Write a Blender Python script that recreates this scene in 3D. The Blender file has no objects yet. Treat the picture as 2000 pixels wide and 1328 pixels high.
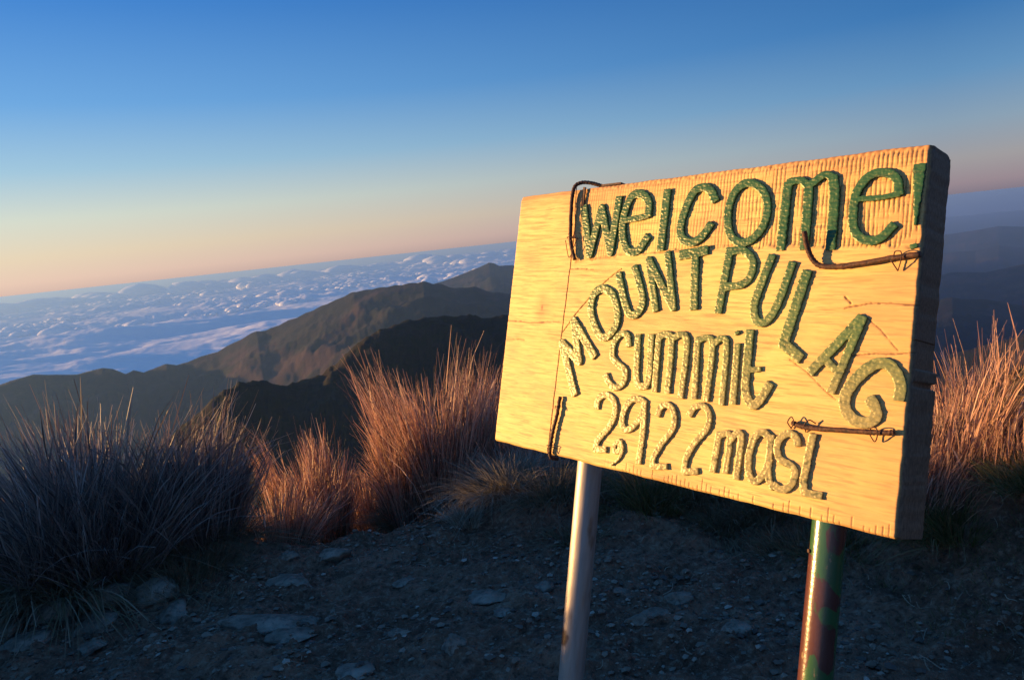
import bpy, math, random
import numpy as np
from mathutils import Vector, Matrix

random.seed(7)
rng = np.random.default_rng(11)
scene = bpy.context.scene
COL = scene.collection

# ------------------------------------------------------------------ camera, sky, sun, exposure
ROLL = math.radians(6.136)
PITCH = math.radians(7.234)
CAM_Z = 1.35
cam = bpy.data.cameras.new('camera')
cam.sensor_width = 36.0
cam.lens = 27.0
cam.clip_start = 0.05
cam.clip_end = 300000.0
cam_o = bpy.data.objects.new('camera', cam)
COL.objects.link(cam_o)
_f = Vector((0, math.cos(PITCH), -math.sin(PITCH)))
_u = Vector((0, math.sin(PITCH), math.cos(PITCH)))
_r = Vector((1, 0, 0))
_cx = _r * math.cos(ROLL) - _u * math.sin(ROLL)
_cy = _r * math.sin(ROLL) + _u * math.cos(ROLL)
cam_o.matrix_world = Matrix(((_cx.x, _cy.x, -_f.x, 0), (_cx.y, _cy.y, -_f.y, 0), (_cx.z, _cy.z, -_f.z, CAM_Z), (0, 0, 0, 1)))
scene.camera = cam_o

EXPOSURE = 1.2
SUN_EL = math.radians(4.2)
SUN_AZ = math.radians(-75.0)          # clockwise from +Y
world = bpy.data.worlds.new('World')
scene.world = world
world.use_nodes = True
wn = world.node_tree
wn.nodes.clear()
wout = wn.nodes.new('ShaderNodeOutputWorld')
wbg = wn.nodes.new('ShaderNodeBackground')
sky = wn.nodes.new('ShaderNodeTexSky')
sky.sky_type = 'NISHITA'
sky.sun_disc = False
sky.sun_elevation = SUN_EL
sky.sun_rotation = SUN_AZ
sky.altitude = 2900
sky.air_density = 1.0
sky.dust_density = 0.6
sky.ozone_density = 3.0
wbg.inputs['Strength'].default_value = 0.15
wn.links.new(sky.outputs[0], wbg.inputs['Color'])
# evening gradient over the whole dome: by height above the horizon, warmer and brighter towards the sun
def _lin(c):
    return tuple(((v / 255) / 12.92 if v <= 10 else ((v / 255 + 0.055) / 1.055) ** 2.4) for v in c)
wtc = wn.nodes.new('ShaderNodeTexCoord')
wsep = wn.nodes.new('ShaderNodeSeparateXYZ'); wn.links.new(wtc.outputs['Generated'], wsep.inputs[0])
def _wramp(stops):
    r = wn.nodes.new('ShaderNodeValToRGB'); e = r.color_ramp.elements
    while len(e) < len(stops): e.new(0.5)
    for i, (el, c) in enumerate(stops):
        e[i].position = math.sin(math.radians(el)) * 0.8 + 0.1
        e[i].color = _lin(c) + (1,)
    mp = wn.nodes.new('ShaderNodeMath'); mp.operation = 'MULTIPLY_ADD'
    mp.inputs[1].default_value = 0.8; mp.inputs[2].default_value = 0.1
    wn.links.new(wsep.outputs[2], mp.inputs[0]); wn.links.new(mp.outputs[0], r.inputs['Fac'])
    return r.outputs['Color']
toward = _wramp([(-7, (96, 100, 124)), (-0.3, (216, 180, 172)), (0.7, (242, 204, 182)), (2.2, (243, 217, 180)), (4.5, (226, 226, 202)), (7.5, (172, 206, 222)), (11.5, (118, 176, 230)), (19, (56, 130, 214)), (32, (52, 114, 200)), (60, (62, 124, 190)), (88, (66, 124, 182))])
away = _wramp([(-7, (46, 66, 106)), (-0.3, (112, 104, 128)), (0.7, (150, 130, 142)), (2.2, (160, 152, 154)), (4.5, (138, 158, 176)), (7.5, (98, 144, 186)), (11.5, (58, 116, 176)), (17, (36, 94, 160)), (32, (36, 90, 160)), (60, (54, 110, 174)), (88, (66, 124, 182))])
wnrm = wn.nodes.new('ShaderNodeVectorMath'); wnrm.operation = 'MULTIPLY'; wnrm.inputs[1].default_value = (1, 1, 0)
wn.links.new(wtc.outputs['Generated'], wnrm.inputs[0])
wnn = wn.nodes.new('ShaderNodeVectorMath'); wnn.operation = 'NORMALIZE'; wn.links.new(wnrm.outputs[0], wnn.inputs[0])
wdot = wn.nodes.new('ShaderNodeVectorMath'); wdot.operation = 'DOT_PRODUCT'; wn.links.new(wnn.outputs[0], wdot.inputs[0])
wdot.inputs[1].default_value = (math.sin(SUN_AZ), math.cos(SUN_AZ), 0)
wmr = wn.nodes.new('ShaderNodeMapRange'); wmr.inputs['From Min'].default_value = -0.25; wmr.inputs['From Max'].default_value = 0.9
wn.links.new(wdot.outputs['Value'], wmr.inputs['Value'])
wmx = wn.nodes.new('ShaderNodeMix'); wmx.data_type = 'RGBA'
wn.links.new(wmr.outputs[0], wmx.inputs[0]); wn.links.new(away, wmx.inputs[6]); wn.links.new(toward, wmx.inputs[7])
wbg2 = wn.nodes.new('ShaderNodeBackground'); wbg2.inputs['Strength'].default_value = 1.0 / 2 ** EXPOSURE
wn.links.new(wmx.outputs[2], wbg2.inputs['Color'])
wms = wn.nodes.new('ShaderNodeMixShader'); wms.inputs[0].default_value = 0.94
wn.links.new(wbg.outputs[0], wms.inputs[1]); wn.links.new(wbg2.outputs[0], wms.inputs[2])
wn.links.new(wms.outputs[0], wout.inputs['Surface'])

sun = bpy.data.lights.new('sun', 'SUN')
sun.energy = 5.0
sun.angle = math.radians(0.5)
sun.color = (1.0, 0.555, 0.20)
sun_o = bpy.data.objects.new('sun', sun)
COL.objects.link(sun_o)
_sd = Vector((math.sin(SUN_AZ) * math.cos(SUN_EL), math.cos(SUN_AZ) * math.cos(SUN_EL), math.sin(SUN_EL)))
sun_o.rotation_euler = _sd.to_track_quat('Z', 'Y').to_euler()

scene.view_settings.view_transform = 'Standard'
scene.view_settings.look = 'None'
scene.view_settings.exposure = EXPOSURE
scene.view_settings.gamma = 1.0
scene.view_settings.use_curve_mapping = False

# ------------------------------------------------------------------ noise and mesh helpers
_perm = np.random.RandomState(5).permutation(256)
_perm = np.concatenate([_perm, _perm, _perm])
_ga = np.random.RandomState(6).rand(256) * 2 * np.pi
_gx, _gy = np.cos(_ga), np.sin(_ga)

def perlin(x, y):
    xi = np.floor(x).astype(np.int64); yi = np.floor(y).astype(np.int64)
    xf = x - xi; yf = y - yi
    xi &= 255; yi &= 255
    u = xf * xf * xf * (xf * (xf * 6 - 15) + 10); v = yf * yf * yf * (yf * (yf * 6 - 15) + 10)
    def g(ix, iy, dx, dy):
        h = _perm[_perm[ix & 255] + (iy & 255)]
        return _gx[h] * dx + _gy[h] * dy
    a = g(xi, yi, xf, yf); b = g(xi + 1, yi, xf - 1, yf)
    c = g(xi, yi + 1, xf, yf - 1); d = g(xi + 1, yi + 1, xf - 1, yf - 1)
    return (a + u * (b - a) + v * ((c + u * (d - c)) - (a + u * (b - a)))) * 1.5

def fbm(x, y, octv=4, gain=0.5, off=0.0):
    s = 0; a = 1.0; f = 1.0
    for i in range(octv):
        s = s + a * perlin(x * f + off + 17.3 * i, y * f - off + 9.1 * i)
        a *= gain; f *= 2.03
    return s

def billow(x, y, octv=4, gain=0.5, off=0.0):
    s = 0; a = 1.0; f = 1.0
    for i in range(octv):
        s = s + a * np.abs(perlin(x * f + off + 13.7 * i, y * f + off + 5.1 * i))
        a *= gain; f *= 2.1
    return s

def ridged(x, y, octv=4, gain=0.5, off=0.0):
    s = 0; a = 1.0; f = 1.0
    for i in range(octv):
        s = s + a * (1 - 2 * np.abs(perlin(x * f + off + 3.7 * i, y * f - off + 15.1 * i)))
        a *= gain; f *= 2.07
    return s

def smooth(a, b, x):
    t = np.clip((x - a) / (b - a), 0, 1)
    return t * t * (3 - 2 * t)

def raw_mesh(name, verts, faces, k, smooth_sh=True):
    """verts (n,3), faces (m,k) numpy"""
    me = bpy.data.meshes.new(name)
    nv, nf = len(verts), len(faces)
    me.vertices.add(nv)
    me.vertices.foreach_set('co', np.asarray(verts, np.float32).ravel())
    me.loops.add(nf * k)
    me.loops.foreach_set('vertex_index', np.asarray(faces, np.int32).ravel())
    me.polygons.add(nf)
    me.polygons.foreach_set('loop_start', np.arange(0, nf * k, k, dtype=np.int32))
    me.polygons.foreach_set('use_smooth', np.full(nf, smooth_sh, bool))
    me.update(calc_edges=True)
    return me

def grid_faces(nr, nc, wrap=False):
    i = np.arange(nr - 1)[:, None]; j = np.arange(nc if wrap else nc - 1)[None, :]
    a = i * nc + j; b = i * nc + (j + 1) % nc
    return np.stack([a, b, b + nc, a + nc], -1).reshape(-1, 4)

def add_attr(me, name, vals):
    at = me.attributes.new(name, 'FLOAT', 'POINT')
    at.data.foreach_set('value', np.asarray(vals, np.float32).ravel())

def link(name, me, mat=None, parent=None):
    o = bpy.data.objects.new(name, me)
    COL.objects.link(o)
    if mat is not None and len(me.materials) == 0:
        me.materials.append(mat)
    if parent is not None:
        o.parent = parent
    return o

def tag(o, label=None, cat=None, group=None, kind=None):
    if label: o['label'] = label
    if cat: o['category'] = cat
    if group: o['group'] = group
    if kind: o['kind'] = kind
    return o

# ------------------------------------------------------------------ material helpers
def new_mat(name):
    m = bpy.data.materials.new(name)
    m.use_nodes = True
    nt = m.node_tree
    b = nt.nodes['Principled BSDF']
    return m, nt, b

def N(nt, t, **kw):
    n = nt.nodes.new(t)
    for k, v in kw.items():
        setattr(n, k, v)
    return n

def noise(nt, vec, scale, detail=4, rough=0.55, dist=0.0):
    n = N(nt, 'ShaderNodeTexNoise')
    n.inputs['Scale'].default_value = scale
    n.inputs['Detail'].default_value = detail
    n.inputs['Roughness'].default_value = rough
    n.inputs['Distortion'].default_value = dist
    if vec is not None: nt.links.new(vec, n.inputs['Vector'])
    return n.outputs['Fac']

def ramp(nt, fac, stops):
    r = N(nt, 'ShaderNodeValToRGB')
    e = r.color_ramp.elements
    while len(e) < len(stops): e.new(0.5)
    for i, (p, c) in enumerate(stops):
        e[i].position = p
        e[i].color = (c[0], c[1], c[2], 1) if hasattr(c, '__len__') else (c, c, c, 1)
    nt.links.new(fac, r.inputs['Fac'])
    return r.outputs['Color']

def mix(nt, fac, a, b, mode='MIX'):
    m = N(nt, 'ShaderNodeMix', data_type='RGBA', blend_type=mode)
    for s, v in ((m.inputs[0], fac), (m.inputs[6], a), (m.inputs[7], b)):
        if hasattr(v, 'links'): nt.links.new(v, s)
        elif hasattr(v, '__len__'): s.default_value = (v[0], v[1], v[2], 1)
        else: s.default_value = v
    return m.outputs[2]

def mathn(nt, op, a, b=None):
    m = N(nt, 'ShaderNodeMath', operation=op)
    for s, v in ((m.inputs[0], a), (m.inputs[1], b)):
        if v is None: continue
        if hasattr(v, 'links'): nt.links.new(v, s)
        else: s.default_value = v
    return m.outputs[0]

def coords(nt, kind='Object', scale=None):
    tc = N(nt, 'ShaderNodeTexCoord')
    if scale is None: return tc.outputs[kind]
    mp = N(nt, 'ShaderNodeMapping')
    mp.inputs['Scale'].default_value = scale
    nt.links.new(tc.outputs[kind], mp.inputs['Vector'])
    return mp.outputs[0]

def bump(nt, b, h, strength=0.5, dist=0.01, prev=None):
    bp = N(nt, 'ShaderNodeBump')
    bp.inputs['Strength'].default_value = strength
    bp.inputs['Distance'].default_value = dist
    nt.links.new(h, bp.inputs['Height'])
    if prev is not None: nt.links.new(prev, bp.inputs['Normal'])
    nt.links.new(bp.outputs[0], b.inputs['Normal'])
    return bp.outputs[0]

def attr(nt, name):
    a = N(nt, 'ShaderNodeAttribute')
    a.attribute_name = name
    return a.outputs['Fac']

# ------------------------------------------------------------------ materials
def mat_wood():
    m, nt, b = new_mat('pine_wood')
    v = coords(nt, 'Object', (6.0, 95.0, 95.0))
    v2 = coords(nt, 'Object', (16.0, 270.0, 270.0))
    vo = coords(nt)
    g1 = noise(nt, v, 1.6, 5, 0.6, 0.6)
    g2 = noise(nt, v2, 1.0, 3, 0.6)
    blot = noise(nt, vo, 7.0, 4, 0.6)
    c = ramp(nt, g1, [(0.30, (0.60, 0.37, 0.12)), (0.45, (0.72, 0.50, 0.165)), (0.62, (0.79, 0.58, 0.205)), (0.8, (0.68, 0.45, 0.14))])
    c = mix(nt, ramp(nt, g2, [(0.36, 0.6), (0.47, 0.0)]), c, (0.36, 0.17, 0.07))
    c = mix(nt, ramp(nt, blot, [(0.46, 0.0), (0.70, 0.6)]), c, (0.66, 0.32, 0.14))
    st = noise(nt, coords(nt, 'Object', (1.6, 5.0, 1)), 2.2, 4, 0.6, 0.8)
    c = mix(nt, ramp(nt, st, [(0.50, 0.0), (0.70, 0.55)]), c, (0.50, 0.26, 0.10))
    spy = N(nt, 'ShaderNodeSeparateXYZ'); nt.links.new(vo, spy.inputs[0])
    wx = mathn(nt, 'ADD', spy.outputs[0], mathn(nt, 'MULTIPLY', noise(nt, vo, 6, 4), 0.25))
    c = mix(nt, ramp(nt, wx, [(0.78, 0.0), (1.0, 0.55)]), c, (0.54, 0.27, 0.10))
    wy = mathn(nt, 'ADD', spy.outputs[1], mathn(nt, 'MULTIPLY', noise(nt, vo, 9, 4), 0.12))
    c = mix(nt, ramp(nt, wy, [(0.555, 0.0), (0.62, 0.6)]), c, (0.50, 0.22, 0.09))
    # a knot on the left plank
    vs = N(nt, 'ShaderNodeVectorMath', operation='DISTANCE')
    mp = N(nt, 'ShaderNodeMapping'); mp.inputs['Scale'].default_value = (1.0, 0.55, 0.0)
    nt.links.new(vo, mp.inputs['Vector'])
    nt.links.new(mp.outputs[0], vs.inputs[0])
    vs.inputs[1].default_value = (0.104, 0.302 * 0.55, 0)
    kd = mathn(nt, 'ADD', vs.outputs['Value'], mathn(nt, 'MULTIPLY', noise(nt, vo, 60, 2), 0.006))
    c = mix(nt, ramp(nt, kd, [(0.004, 0.55), (0.030, 0.0)]), c, (0.45, 0.15, 0.06))
    c = mix(nt, ramp(nt, kd, [(0.0045, 0.8), (0.0065, 0.0)]), c, (0.10, 0.04, 0.02))
    # weathered dark sawn sides and back
    wz = N(nt, 'ShaderNodeSeparateXYZ'); nt.links.new(vo, wz.inputs[0])
    side = attr(nt, 'side')
    vg = coords(nt, 'Object', (30, 60, 220))
    c = mix(nt, side, c, ramp(nt, noise(nt, vg, 2.0, 4, .65), [(0.3, (0.10, 0.055, 0.033)), (0.7, (0.26, 0.15, 0.09))]))
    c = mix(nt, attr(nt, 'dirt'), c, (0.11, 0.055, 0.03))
    nt.links.new(c, b.inputs['Base Color'])
    b.inputs['Roughness'].default_value = 0.62
    b.inputs['Specular IOR Level'].default_value = 0.35
    h = mathn(nt, 'ADD', g1, mathn(nt, 'MULTIPLY', g2, 0.6))
    bump(nt, b, h, 0.55, 0.0012)
    return m

def mat_paint():
    m, nt, b = new_mat('green_gloss_paint')
    vo = coords(nt)
    n1 = noise(nt, vo, 120, 3, 0.6)
    n2 = noise(nt, coords(nt, 'Object', (0.8, 2.4, 1)), 60, 2, 0.5)
    sp = N(nt, 'ShaderNodeSeparateXYZ'); nt.links.new(vo, sp.inputs[0])
    # green heading; lower lines worn, their gold sun glint put into an olive colour
    f = mathn(nt, 'ADD', mathn(nt, 'MULTIPLY', sp.outputs[1], 2.9), mathn(nt, 'MULTIPLY', noise(nt, vo, 9, 3), 0.5))
    c = ramp(nt, mathn(nt, 'SUBTRACT', f, 0.45), [(0.15, (0.30, 0.27, 0.12)), (0.62, (0.10, 0.17, 0.065)), (0.95, (0.028, 0.105, 0.045))])
    c = mix(nt, ramp(nt, n1, [(0.60, 0.0), (0.70, 0.12)]), c, (0.50, 0.36, 0.14))
    c = mix(nt, ramp(nt, n2, [(0.32, 0.6), (0.42, 0.0)]), c, (0.02, 0.05, 0.03))
    nt.links.new(c, b.inputs['Base Color'])
    b.inputs['Roughness'].default_value = 0.36
    b.inputs['Specular IOR Level'].default_value = 0.5
    b.inputs['Specular Tint'].default_value = (1.0, 0.86, 0.55, 1)
    h = mathn(nt, 'ADD', n2, mathn(nt, 'MULTIPLY', n1, 0.15))
    bump(nt, b, h, 0.9, 0.0015)
    return m

def mat_rust():
    m, nt, b = new_mat('rusty_rod')
    vo = coords(nt)
    n1 = noise(nt, vo, 180, 4, 0.6)
    nt.links.new(ramp(nt, n1, [(0.35, (0.02, 0.009, 0.006)), (0.6, (0.09, 0.032, 0.014)), (0.8, (0.16, 0.065, 0.03))]), b.inputs['Base Color'])
    b.inputs['Roughness'].default_value = 0.7
    bump(nt, b, n1, 0.7, 0.002)
    return m

def mat_galv():
    m, nt, b = new_mat('galvanised_steel')
    vo = coords(nt)
    n1 = noise(nt, coords(nt, 'Object', (1, .12, 1)), 130, 4, 0.6)
    c = ramp(nt, n1, [(0.3, (0.30, 0.27, 0.24)), (0.7, (0.42, 0.38, 0.34))])
    sc = ramp(nt, noise(nt, coords(nt, 'Object', (1, .3, 1)), 26, 4, 0.6), [(0.60, 0.0), (0.70, 0.7)])
    c = mix(nt, sc, c, (0.16, 0.10, 0.06))
    d = N(nt, 'ShaderNodeVectorMath', operation='DISTANCE'); nt.links.new(vo, d.inputs[0])
    d.inputs[1].default_value = RUST_SPOT
    dd = mathn(nt, 'ADD', d.outputs['Value'], mathn(nt, 'MULTIPLY', noise(nt, vo, 70, 3), 0.012))
    spot = ramp(nt, dd, [(0.022, 1.0), (0.028, 0.0)])
    c = mix(nt, spot, c, (0.05, 0.018, 0.008))
    nt.links.new(c, b.inputs['Base Color'])
    inv = mathn(nt, 'SUBTRACT', 0.5, mathn(nt, 'MULTIPLY', spot, 0.5))
    nt.links.new(inv, b.inputs['Metallic'])
    nt.links.new(ramp(nt, n1, [(0.3, 0.42), (0.7, 0.58)]), b.inputs['Roughness'])
    bump(nt, b, n1, 0.25, 0.001)
    return m

def mat_camo():
    m, nt, b = new_mat('flaking_painted_post')
    vo = coords(nt, 'Object', (1, .55, 1))
    n1 = noise(nt, vo, 19, 3, 0.5, 0.6)
    n2 = noise(nt, coords(nt), 160, 4, 0.6)
    c = ramp(nt, n1, [(0.0, (0.02, 0.085, 0.06)), (0.50, (0.035, 0.11, 0.035)), (0.52, (0.085, 0.03, 0.024)), (0.6, (0.10, 0.036, 0.028))])
    c = mix(nt, ramp(nt, noise(nt, coords(nt, 'Object', (1, .4, 1)), 55, 4, .65), [(0.64, 0.0), (0.68, 0.8)]), c, (0.28, 0.2, 0.1))
    nt.links.new(c, b.inputs['Base Color'])
    b.inputs['Roughness'].default_value = 0.24
    b.inputs['Specular IOR Level'].default_value = 0.75
    b.inputs['Coat Weight'].default_value = 0.4
    b.inputs['Coat Roughness'].default_value = 0.2
    bump(nt, b, n2, 0.3, 0.0015)
    return m

def mat_grass(name, palette, trans=0.35):
    m, nt, b = new_mat(name)
    a = attr(nt, 'tone')
    c = ramp(nt, a, [(i / (len(palette) - 1), p) for i, p in enumerate(palette)])
    nt.links.new(c, b.inputs['Base Color'])
    b.inputs['Roughness'].default_value = 0.55
    b.inputs['Specular IOR Level'].default_value = 0.3
    tr = N(nt, 'ShaderNodeBsdfTranslucent')
    nt.links.new(c, tr.inputs['Color'])
    ms = N(nt, 'ShaderNodeMixShader'); ms.inputs[0].default_value = trans
    out = nt.nodes['Material Output']
    nt.links.new(b.outputs[0], ms.inputs[1]); nt.links.new(tr.outputs[0], ms.inputs[2])
    nt.links.new(ms.outputs[0], out.inputs['Surface'])
    return m

def mat_soil():
    m, nt, b = new_mat('trodden_soil')
    v = coords(nt)
    n1 = noise(nt, v, 1.7, 6, 0.6); n2 = noise(nt, v, 38, 6, 0.7); n3 = noise(nt, v, 9, 5, 0.6)
    c = ramp(nt, n1, [(0.35, (0.20, 0.10, 0.060)), (0.55, (0.34, 0.185, 0.115)), (0.7, (0.44, 0.265, 0.175))])
    c = mix(nt, ramp(nt, n3, [(0.4, 0.5), (0.6, 0.0)]), c, (0.085, 0.055, 0.038))
    c = mix(nt, ramp(nt, n2, [(0.52, 0.0), (0.64, 0.6)]), c, (0.45, 0.34, 0.24))
    c = mix(nt, ramp(nt, n2, [(0.36, 0.75), (0.46, 0.0)]), c, (0.045, 0.03, 0.022))  # shading of the grit put into the colour: bump lows dark, highs pale
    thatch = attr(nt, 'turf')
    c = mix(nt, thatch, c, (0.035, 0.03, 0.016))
    nt.links.new(c, b.inputs['Base Color'])
    b.inputs['Roughness'].default_value = 0.9
    b.inputs['Specular IOR Level'].default_value = 0.25
    h = mathn(nt, 'ADD', n2, n3)
    bump(nt, b, h, 1.0, 0.035)
    return m

def mat_rock():
    m, nt, b = new_mat('weathered_rock')
    v = coords(nt)
    n1 = noise(nt, v, 5, 6, 0.65); n2 = noise(nt, v, 45, 5, 0.7)
    c = ramp(nt, n1, [(0.35, (0.10, 0.075, 0.05)), (0.5, (0.24, 0.19, 0.14)), (0.7, (0.42, 0.36, 0.28))])
    c = mix(nt, ramp(nt, n2, [(0.35, 0.6), (0.5, 0.0)]), c, (0.05, 0.043, 0.035))
    nt.links.new(c, b.inputs['Base Color'])
    b.inputs['Roughness'].default_value = 0.85
    bump(nt, b, mathn(nt, 'ADD', n1, n2), 0.8, 0.015)
    return m

def mat_hills():
    m, nt, b = new_mat('scrub_covered_hills')
    v = coords(nt)
    n1 = noise(nt, v, 0.0035, 6, 0.65); n2 = noise(nt, v, 0.03, 5, 0.7); n3 = noise(nt, v, 0.0009, 4, 0.6)
    near = ramp(nt, n1, [(0.38, (0.010, 0.011, 0.009)), (0.52, (0.022, 0.018, 0.013)), (0.72, (0.048, 0.031, 0.02))])
    near = mix(nt, ramp(nt, n2, [(0.42, 0.7), (0.56, 0.0)]), near, (0.012, 0.018, 0.009))
    near = mix(nt, attr(nt, 'bare'), near, (0.06, 0.034, 0.028))  # blends in the painted sunlit patches of the far hills
    nt.links.new(near, b.inputs['Base Color'])
    b.inputs['Roughness'].default_value = 0.95
    b.inputs['Specular IOR Level'].default_value = 0.1
    bump(nt, b, n2, 0.6, 10.0)
    return m

def mat_cloud(name='cloud_tops', sss=1.0):
    m, nt, b = new_mat(name)
    b.inputs['Base Color'].default_value = (0.98, 0.98, 0.98, 1)
    b.inputs['Roughness'].default_value = 1.0
    b.inputs['Specular IOR Level'].default_value = 0.0
    b.inputs['Subsurface Weight'].default_value = sss
    b.inputs['Subsurface Radius'].default_value = (1, 1, 1)
    b.inputs['Subsurface Scale'].default_value = 120.0
    return m

# ================================================================== far terrain: one sheet of hills to the horizon
CREST_FAR = [(-60, -8.5), (-45, -6.6), (-36, -5.5), (-33.95, -5.33), (-32.11, -4.99), (-29.75, -5.45), (-28.23, -5.29), (-27.65, -5.44), (-26.95, -5.91), (-26.45, -5.71), (-25.87, -5.99), (-24.38, -5.67), (-23.76, -5.86), (-21.03, -5.31), (-18.3, -4.28), (-17.61, -4.31), (-14.64, -3.44), (-11.21, -2.36), (-8.97, -2.25), (-6.13, -2.15), (-4.84, -2.49), (-3.75, -2.93), (-2.41, -2.95), (-0.95, -3.56), (0.37, -3.76), (6, -4.6), (14, -6.5), (24, -9)]
CREST_NEAR = [(-30, -14), (-24, -10), (-21.08, -8.01), (-20.01, -7.68), (-18.44, -7.71), (-16.95, -8.4), (-15.65, -8.14), (-14.16, -7.89), (-12.76, -7.06), (-11.32, -6.02), (-9.74, -5.37), (-8.17, -4.9), (-6.45, -4.78), (-4.55, -4.89), (-3.03, -4.96), (-1.71, -5.26), (0.2, -5.34), (8, -6.4), (18, -9), (26, -13)]
CREST_PEAK = [(-12, -5), (-6.5, -2.75), (-4.82, -2.3), (-3.26, -1.94), (-1.88, -1.61), (-1.09, -1.34), (-0.72, -1.42), (-0.36, -1.64), (0.6, -1.69), (4, -2.6), (9, -4)]
CREST_R1 = [(12, -4.5), (18, -3.0), (25, -2.7), (30.28, -2.43), (31.41, -2.32), (32.79, -2.14), (34.12, -2.3), (40, -2.7), (60, -4)]
CREST_R2 = [(14, -5), (22, -4.2), (30.25, -3.55), (31.5, -3.6), (32.8, -3.4), (34.1, -3.75), (45, -4.2), (60, -5.5)]
CREST_R3 = [(14, -8), (22, -6.4), (30.2, -4.95), (32, -5.05), (34.08, -4.72), (44, -5.2), (60, -7)]
CREST_R4 = [(12, -12), (22, -8.2), (30.16, -6.54), (32.7, -6.9), (34.03, -7.3), (45, -8), (60, -10)]
CREST_R5 = [(22, -14), (30, -10.2), (33.2, -9.3), (34.0, -8.95), (45, -8.6), (60, -10)]

def summit_fall(x, y):
    r = np.hypot(x, y)
    return -0.52 * np.clip(r - 5.5, 0, 600) - 0.25 * np.clip(r - 605, 0, 20000)

def terrain_z(az, r):
    """az degrees, r metres"""
    x = r * np.sin(np.radians(az)); y = r * np.cos(np.radians(az))
    floor = -1500 - 700 * smooth(6, 24, az)
    z = np.maximum(summit_fall(x, y), floor + 60 * fbm(x / 900, y / 900, 4) * smooth(300, 3000, r))
    bare = np.zeros_like(z)
    def ridge(crest, D, sf, sb, rough, off, Dvar=0.12, fade=0.0):
        a = np.array([c[0] for c in crest], float); e = np.array([c[1] for c in crest], float)
        el = np.interp(az, a, e, left=-30, right=-30)
        Dc = D * (1 + Dvar * np.sin(np.radians(az) * 5 + off))
        zc = CAM_Z + Dc * np.tan(np.radians(el))
        d = r - Dc
        spur = ridged(x / (D * 0.16), y / (D * 0.16), 5, 0.5, off) - 0.8
        amt = np.clip(np.abs(d) / (D * 0.12), 0, 1)
        h = zc - np.where(d < 0, -d * sf, d * sb)
        h = h + rough * D * spur * amt + rough * 0.22 * D * fbm(x / (D * 0.02), y / (D * 0.02), 4, 0.6, off) * (0.12 + 0.5 * amt)
        return h
    rs = [ridge(CREST_NEAR, 1700, 0.42, 0.5, 0.035, 1.3),
          ridge(CREST_FAR, 6500, 0.22, 0.35, 0.011, 4.1, 0.10),
          ridge(CREST_PEAK, 11500, 0.22, 0.3, 0.013, 7.7, 0.05),
          ridge(CREST_R1, 32000, 0.12, 0.2, 0.005, 2.2, 0.05),
          ridge(CREST_R2, 22000, 0.13, 0.2, 0.006, 5.9, 0.05),
          ridge(CREST_R3, 14000, 0.16, 0.25, 0.008, 8.8, 0.05),
          ridge(CREST_R4, 8500, 0.2, 0.3, 0.010, 3.3, 0.05),
          ridge(CREST_R5, 4200, 0.25, 0.4, 0.014, 6.1, 0.05)]
    for h in rs: z = np.maximum(z, h)
    # micro relief of scrub
    z = z + smooth(300, 900, r) * 2.2 * fbm(x / 24, y / 24, 3, 0.7) * smooth(7000, 2500, r)
    return x, y, z

az = np.concatenate([np.arange(-180, -44, 2.5), np.arange(-44, -37, 0.5), np.arange(-37, 37, 0.085), np.arange(37, 45, 0.5), np.arange(45, 180, 2.5)])
rr = np.concatenate([np.geomspace(7.0, 500, 34)[:-1], np.geomspace(500, 13500, 350)[:-1], np.geomspace(13500, 90000, 60)])
AZ, RR = np.meshgrid(az, rr)
X, Y, Z = terrain_z(AZ, RR)
me = raw_mesh('hills', np.stack([X, Y, Z - 0.25], -1).reshape(-1, 3), grid_faces(len(rr), len(az), True), 4)
bare = smooth(0.15, 0.6, fbm(X / 700, Y / 700, 5, 0.6, 3.3)) * smooth(2500, 5000, RR)  # reddish sunlit patches of the far hills, put into the colour
add_attr(me, 'bare', bare * 0.8)
hills = link('hills', me, mat_hills()); tag(hills, kind='structure')

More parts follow.
